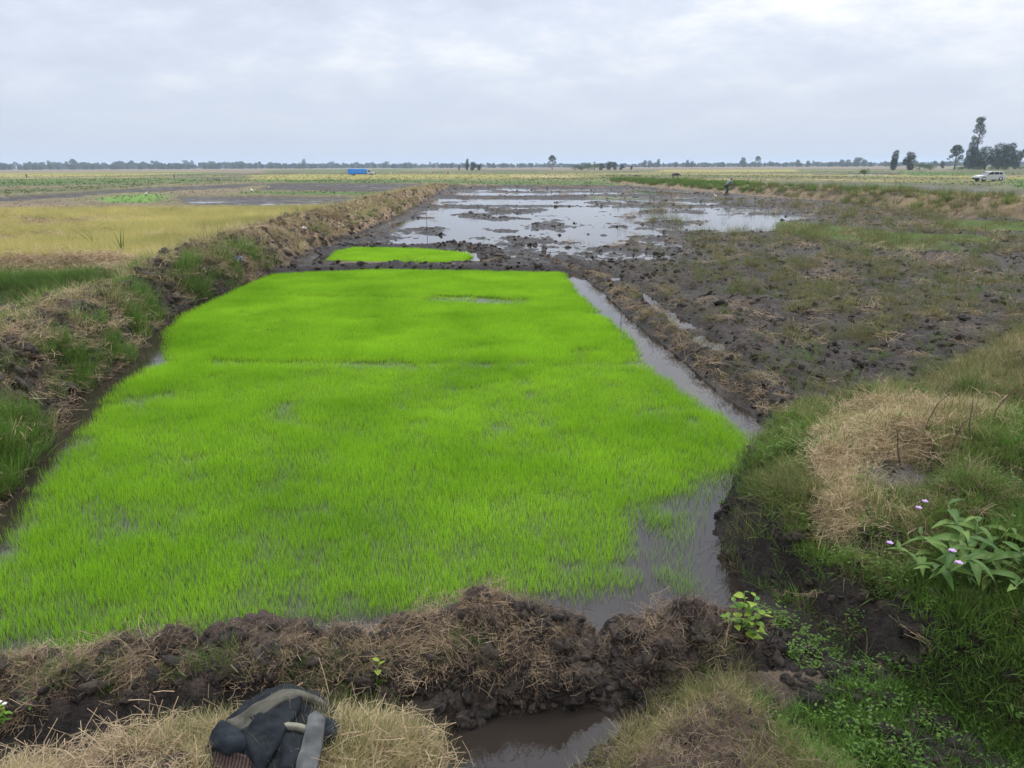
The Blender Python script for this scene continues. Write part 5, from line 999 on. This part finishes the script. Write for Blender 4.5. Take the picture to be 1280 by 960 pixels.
def leafy(name, root, stems, leafm, label, cat, per=8, mat_st=M_STEM, flowers=(), rad=.004, seed=0, start=.35):
    """stems: list of tip offsets (world); leaves in opposite pairs"""
    g = random.Random(seed); r = empty(name, root); tag(r, label, cat)
    for si, tipo in enumerate(stems):
        tip = Vector(tipo); mid = tip * .5 + Vector((0, 0, .18 * tip.length)); pts = [Vector((0, 0, 0))] + [Vector((0, 0, 0)).lerp(mid, t * 2) * 1 if t < .5 else mid.lerp(tip, t * 2 - 1) for t in (.25, .5, .75, 1)]
        V = []; F = []; tube(V, F, [tuple(p) for p in pts], [rad * (1 - .12 * i) for i in range(5)], 6); ob('stem', mesh_from('stem', V, F, [mat_st]), r)
        for k in range(per):
            f = start + (1 - start) * k / (per - 1); q = f * 4; i = min(int(q), 3); p = pts[i].lerp(pts[i + 1], q - i); a = (k * 2.4 + si) + g.uniform(-.3, .3)
            d = Vector((math.cos(a), math.sin(a), g.uniform(.0, .45) + (.35 if k == per - 1 else 0))).normalized()
            l = ob('leaf', leafm, r, p, rot_to(d, g.uniform(-.4, .4))); sc_ = g.uniform(.65, 1.15) * (.65 if k == per - 1 else 1); l.scale = (sc_,) * 3
    for (p, m) in flowers:
        V = []; F = []; g2 = random.Random(int(p[0] * 1000)); 
        for k in range(9):
            a = k * .7; d = Vector((math.cos(a), math.sin(a), .5 + .4 * (k % 2))).normalized() * (.009 if m is M_WFL else .02); s_ = Vector((-math.sin(a), math.cos(a), 0)) * .009; i = len(V); V += [(0, 0, 0), tuple(d * .6 - s_), tuple(d), tuple(d * .6 + s_)]; F.append((i, i + 1, i + 2, i + 3))
        ob('flower', mesh_from('flower', V, F, [m], smooth=False), r, p)
    return r
LEAF_L = leaf_mesh('leaf', .14, .042, M_PL, .28, .45, 8); LEAF_S = leaf_mesh('leaf', .05, .036, M_PL2, .1, .2); LEAF_XS = leaf_mesh('leaf', .03, .018, M_PL2)
def W3(px, py, z): x, y = U(px, py, z); return Vector((x, y, z))
def flowering():
    R0 = GP(1212, 742); R0.z -= .02; zt = R0.z + .2
    tips = [W3(a, b, zt + c) - R0 for a, b, c in ((1185, 632, .12), (1150, 668, .04), (1185, 686, .14), (1222, 648, .14), (1262, 660, .12), (1250, 695, .08), (1208, 700, .17), (1122, 688, -.02), (1275, 715, .02), (1165, 712, .04), (1205, 665, .18))]
    fl = [(W3(a, b, zt + c) - R0, M_FLOW) for a, b, c in ((1198, 705, .16), (1148, 636, .06), (1112, 680, .0), (1190, 690, .17), (1156, 628, .06))]
    leafy('flowering_plant', R0, tips, LEAF_L, 'leafy plant with long pointed leaves and small lilac flowers on the right bank', 'plant', 9, flowers=fl, seed=3)
    R1 = GP(1292, 730); R1.z -= .02; tips = [W3(a, b, R1.z + c) - R1 for a, b, c in ((1275, 690, .2), (1300, 680, .2), (1268, 735, .1))]
    leafy('leafy_plant', R1, tips, LEAF_L, 'large leafed plant at the right edge beside the lilac flowering one', 'plant', 7, seed=5)
flowering()
R2 = GP(932, 800); R2.z -= .02
leafy('leafy_weed', R2, [W3(a, b, c - .32 + R2.z + .22) - R2 for a, b, c in ((918, 752, .32), (945, 745, .35), (907, 770, .25), (960, 765, .3), (930, 740, .36), (938, 775, .25), (952, 790, .2))], LEAF_S, 'yellow green broad leaved weed at the mouth of the ditch by the near right water', 'plant', 7, seed=7)
R3 = GP(470, 872); R3.z -= .01
leafy('slender_weed', R3, [W3(a, b, R3.z + c - .17) - R3 for a, b, c in ((474, 826, .34), (466, 845, .26), (476, 858, .2))], LEAF_S, 'slender light green weed with few leaves below the near bank', 'plant', 5, seed=8)
R4 = GP(-2, 908); R4.z -= .01
leafy('white_flowered_weed', R4, [W3(a, b, R4.z + c - .24) - R4 for a, b, c in ((2, 882, .36), (8, 890, .34), (-6, 885, .35), (10, 900, .3))], LEAF_XS, 'small bright green weed with tiny white flowers at the lower left edge', 'plant', 8, flowers=[(W3(6, 880, R4.z + .13) - R4, M_WFL), (W3(0, 878, R4.z + .13) - R4, M_WFL)], seed=9)
R5 = GP(42, 888); R5.z -= .01
leafy('small_weed', R5, [W3(a, b, c) - R5 for a, b, c in ((36, 878, .3), (45, 882, .28), (52, 886, .25))] if False else [Vector((.03, .01, .07)), Vector((-.04, .02, .06)), Vector((.01, -.03, .05))], LEAF_XS, 'tiny green weed on dark soil below the near bank at left', 'plant', 6, seed=10)
def reed_plant(px, py, hpx, z0, label, nl, seed, lean=0.0):
    g = random.Random(seed); x, y = U(px, py, z0); h = px_size(hpx, math.hypot(x, y)); r = empty('reed_plant', (x, y, gz(x, y) - .05)); tag(r, label, 'plant')
    for k in range(nl):
        a = lean + g.uniform(-.5, .5); L = h * g.uniform(.7, 1.1); W = L * .045; V = []; F = []; n = 7
        for i in range(n + 1):
            f = i / n; wx = W / 2 * (1 - f ** 2) + .001; dx = math.sin(a * f) * L * f + .25 * a * L * f * f; V += [(dx - wx, 0, L * f), (dx + wx, .01 * math.sin(k), L * f)]
        for i in range(n): q = i * 2; F.append((q, q + 1, q + 3, q + 2))
        ob('leaf', mesh_from('leaf', V, F, [M_PL]), r, (g.uniform(-.04, .04), g.uniform(-.04, .04), 0), (0, 0, g.uniform(-.5, .5)))
reed_plant(118, 310, 28, .3, 'tall green reed leaves in the ripe field, leftmost of the three', 5, 1, -.5); reed_plant(155, 322, 36, .3, 'tall green reed leaves in the ripe field, middle of the three', 6, 2, -.4); reed_plant(172, 332, 22, .3, 'short green reed leaves leaning right at the edge of the ripe field', 3, 3, .8)
# drooping green tussock on the crest of the right bank
def tussock():
    x, y, _z = GP(1212, 500); V, F, A = blades(77, 110, .07, (.22, .42), .008, 1.9, .3, 6); o = ob('grass_tussock', mesh_from('grass_tussock', V, F, [M_GRASS], A), None, (x, y, gz(x, y))); tag(o, 'drooping yellow green grass tussock on the crest of the right bank', 'grass tuft')
tussock()
# litter
M_BAG = simple('white_plastic', (.7, .7, .68), .4); M_NAVY = simple('navy_plastic', (.03, .05, .14), .4)
def scrap(px, py, z0, s_, mat, label, seed):
    from mathutils import noise
    bm = bmesh.new(); bmesh.ops.create_icosphere(bm, subdivisions=3, radius=1)
    for v in bm.verts: k = 1 + .7 * noise.noise(v.co * 1.8 + Vector((seed, 0, 0))); v.co = Vector((v.co.x * k, v.co.y * k * .7, v.co.z * k * .4))
    me = bpy.data.meshes.new('plastic_scrap'); bm.to_mesh(me); bm.free(); me.materials.append(mat); x, y, _z = GP(px, py); o = ob('plastic_scrap', me, None, (x, y, max(_z, 0) + .3 * s_)); o.scale = (s_,) * 3; tag(o, label, 'litter')
scrap(379, 288, .6, .10, M_BAG, 'white plastic scrap on top of the left bank near its far part', 1); scrap(310, 308, .6, .09, M_BAG, 'pale plastic scrap on the left bank, nearer than the other white one', 2); scrap(297, 326, .5, .12, M_NAVY, 'dark blue plastic scrap in the left bank beside a grass patch', 3); scrap(900, 643, .0, .012, M_BAG, 'tiny white scrap floating in the open water near the right bank', 4)

# ------------------------------------------------------------------ the jacket left on the grass
def crom(P, n):
    """Catmull-Rom resampling of the rows of P (k,...) to n rows"""
    P = np.asarray(P, float); k = len(P); Q = np.concatenate([[2 * P[0] - P[1]], P, [2 * P[-1] - P[-2]]]); out = []
    for t in np.linspace(0, k - 1 - 1e-6, n):
        i = int(t); f = t - i; a, b, c, d = Q[i], Q[i + 1], Q[i + 2], Q[i + 3]
        out.append(.5 * (2 * b + (c - a) * f + (2 * a - 5 * b + 4 * c - d) * f * f + (3 * b - a - 3 * c + d) * f ** 3))
    return np.array(out)
def fabric(name, c1, c2, wave=0, scale=260):
    m, t, p, o = new_mat(name); tc = N(t, 'ShaderNodeTexCoord'); n = N(t, 'ShaderNodeTexNoise'); n.inputs['Scale'].default_value = 14; n.inputs['Detail'].default_value = 6; t.links.new(tc.outputs['Object'], n.inputs['Vector'])
    f = n.outputs[0]
    if wave:
        wv = N(t, 'ShaderNodeTexWave'); wv.inputs['Scale'].default_value = wave; wv.inputs['Distortion'].default_value = .6; t.links.new(tc.outputs['Object'], wv.inputs['Vector']); f = wv.outputs['Fac']
    mx = N(t, 'ShaderNodeMix', data_type='RGBA'); mr = N(t, 'ShaderNodeMapRange'); mr.inputs['From Min'].default_value = .35; mr.inputs['From Max'].default_value = .65; t.links.new(f, mr.inputs['Value']); t.links.new(mr.outputs[0], mx.inputs[0])
    mx.inputs[6].default_value = (*c1, 1); mx.inputs[7].default_value = (*c2, 1); t.links.new(mx.outputs[2], p.inputs['Base Color']); p.inputs['Roughness'].default_value = .88; p.inputs['Specular IOR Level'].default_value = .2
    n2 = N(t, 'ShaderNodeTexNoise'); n2.inputs['Scale'].default_value = scale; t.links.new(tc.outputs['Object'], n2.inputs['Vector'])
    b = N(t, 'ShaderNodeBump'); b.inputs['Strength'].default_value = .5; b.inputs['Distance'].default_value = .003; t.links.new(n2.outputs[0], b.inputs['Height']); t.links.new(b.outputs[0], p.inputs['Normal']); return m
F_NAVY = fabric('dark_navy_fabric', (.006, .008, .010), (.014, .017, .020)); F_CUFF = fabric('worn_denim_fabric', (.007, .010, .013), (.018, .023, .028)); F_BEIGE = fabric('faded_facing_fabric', (.045, .042, .031), (.10, .093, .072)); F_GREY = fabric('grey_wool_fabric', (.055, .057, .054), (.11, .11, .105), 0, 400); F_CREAM = fabric('cream_band_fabric', (.13, .125, .09), (.20, .19, .14)); F_STR = fabric('striped_lining_fabric', (.020, .012, .010), (.065, .040, .032), 22); F_BLUE = fabric('blue_grey_fabric', (.010, .014, .019), (.022, .028, .036))
def jacket():
    base = GP(345, 950); z0 = base.z + .0; r = empty('jacket', (base.x, base.y, z0)); tag(r, 'crumpled dark navy jacket with grey sleeve and beige facing lying on dry grass', 'jacket')
    def patch(name, rows, mat, lift=.0, wr=.006, n=34, th=.006, seed=0, parent=None, edge=True):
        G = np.array([[(*U(a, b, z0 + c * .86 + lift), z0 + c * .86 + lift) for a, b, c in row] for row in rows], float)
        G = crom(G, n); G = np.transpose(crom(np.transpose(G, (1, 0, 2)), n), (1, 0, 2)); X, Y = G[..., 0], G[..., 1]
        G[..., 2] += wr * (2.4 * fbm(X.ravel() + seed, Y.ravel() * 2.2, .09, 4, 70 + seed) + 1.7 * ridg(X.ravel() * 1.4 + .6 * Y.ravel() + seed, Y.ravel() * .6, .10, 30 + seed)).reshape(X.shape); G[..., 0] += wr * .7 * fbm(X.ravel(), Y.ravel(), .05, 3, 80 + seed).reshape(X.shape)
        if edge:
            G[0, :, 2] -= .010; G[-1, :, 2] -= .010; G[:, 0, 2] -= .010; G[:, -1, 2] -= .010
        V = (G.reshape(-1, 3) - np.array(base)); V[:, 2] += base.z - z0
        F = [(i * n + j, i * n + j + 1, (i + 1) * n + j + 1, (i + 1) * n + j) for i in range(n - 1) for j in range(n - 1)]
        o = ob(name, mesh_from(name, V, F, [mat]), parent or r); so = o.modifiers.new('cloth', 'SOLIDIFY'); so.thickness = th; so.offset = -1; return o
    body = patch('jacket_back', [[(292, 896, -.03), (325, 868, .02), (358, 860, .05), (392, 866, .04), (420, 884, -.03)], [(278, 908, .04), (318, 884, .12), (355, 872, .15), (392, 880, .13), (424, 898, .02)],
        [(266, 925, .06), (308, 906, .14), (350, 895, .17), (392, 902, .14), (428, 914, -.02)], [(258, 945, .03), (303, 933, .13), (345, 928, .15), (388, 930, .12), (418, 932, -.04)],
        [(252, 975, -.02), (300, 968, .09), (345, 966, .11), (386, 966, .08), (408, 958, -.04)], [(250, 1010, -.05), (300, 1010, .03), (345, 1008, .05), (384, 1005, .02), (400, 990, -.05)]], F_NAVY, 0, .010, 60, .008, 1)
    patch('front_panel', [[(300, 915, .15), (325, 897, .18), (352, 880, .19), (376, 872, .185)], [(308, 930, .15), (332, 912, .185), (355, 897, .19), (372, 888, .18)], [(318, 950, .14), (338, 930, .175), (352, 915, .18), (362, 905, .175)], [(325, 968, .11), (336, 950, .15), (345, 935, .16), (350, 922, .16)]], F_NAVY, .008, .007, 34, .007, 2)
    patch('beige_facing', [[(282, 905, .075), (302, 892, .12), (326, 877, .16), (352, 865, .18), (380, 867, .17), (409, 881, .09)], [(290, 909, .10), (309, 898, .145), (333, 882, .185), (356, 869, .20), (380, 870, .18), (408, 883, .10)], [(299, 914, .12), (317, 904, .155), (340, 887, .18), (358, 875, .19), (380, 874, .17), (406, 886, .09)]], F_BEIGE, .012, .004, 30, .006, 3)
    patch('cuff', [[(262, 926, .06), (268, 914, .09), (277, 903, .10)], [(272, 934, .11), (280, 922, .14), (290, 910, .14)], [(284, 940, .12), (293, 930, .155), (302, 918, .15)], [(298, 944, .10), (306, 936, .13), (314, 926, .13)]], F_CUFF, .012, .005, 26, .010, 4)
    patch('lining', [[(268, 941, .06), (285, 938, .10), (305, 945, .10), (316, 952, .09)], [(266, 955, .05), (285, 950, .07), (303, 955, .08), (314, 962, .08)], [(265, 972, .03), (284, 970, .05), (300, 974, .06), (312, 980, .06)]], F_STR, .03, .004, 26, .005, 5)
    patch('grey_sleeve', [[(388, 893, .145), (396, 889, .15), (406, 896, .14)], [(384, 905, .165), (394, 903, .172), (405, 908, .16)], [(380, 924, .155), (390, 925, .168), (402, 930, .15)], [(373, 948, .14), (384, 950, .15), (396, 955, .13)], [(367, 975, .11), (379, 978, .125), (390, 981, .11)], [(361, 1005, .06), (374, 1008, .07), (385, 1010, .06)]], F_GREY, .012, .0055, 40, .005, 6)
    patch('cream_band', [[(350, 903, .17), (366, 904, .175), (383, 907, .17)], [(350, 906, .175), (366, 907, .18), (382, 910, .17)], [(351, 909, .165), (366, 910, .17), (381, 913, .16)]], F_CREAM, .018, .002, 16, .004, 7)
    patch('collar', [[(402, 895, .12), (414, 899, .10), (427, 907, .03)], [(402, 908, .13), (415, 912, .12), (426, 918, .03)], [(400, 924, .11), (410, 926, .09), (420, 930, .02)], [(398, 940, .05), (404, 938, .05), (410, 938, .0)]], F_BLUE, .006, .006, 24, .010, 8)
    patch('pocket_flap', [[(355, 915, .16), (368, 917, .16), (379, 921, .15)], [(350, 935, .14), (362, 937, .15), (374, 940, .14)], [(344, 960, .11), (356, 962, .12), (368, 964, .11)]], F_NAVY, .010, .005, 22, .007, 9)
jacket()

# ------------------------------------------------------------------ haze over the plain
def haze():
    bm = bmesh.new(); bmesh.ops.create_cube(bm, size=2); me = bpy.data.meshes.new('haze'); bm.to_mesh(me); bm.free(); m = bpy.data.materials.new('haze'); m.use_nodes = True; t = m.node_tree; t.nodes.clear()
    o = N(t, 'ShaderNodeOutputMaterial'); v = N(t, 'ShaderNodeVolumePrincipled'); v.inputs['Color'].default_value = (.74, .87, 1.0, 1); v.inputs['Density'].default_value = HAZE; v.inputs['Anisotropy'].default_value = 0
    t.links.new(v.outputs[0], o.inputs['Volume']); me.materials.append(m); h = ob('haze', me, None, (0, 900, 17)); h.scale = (5400, 5400, 19); tag(h, 'thin pale haze over the plain', 'haze', kind='stuff')
HAZE = .00026
haze()
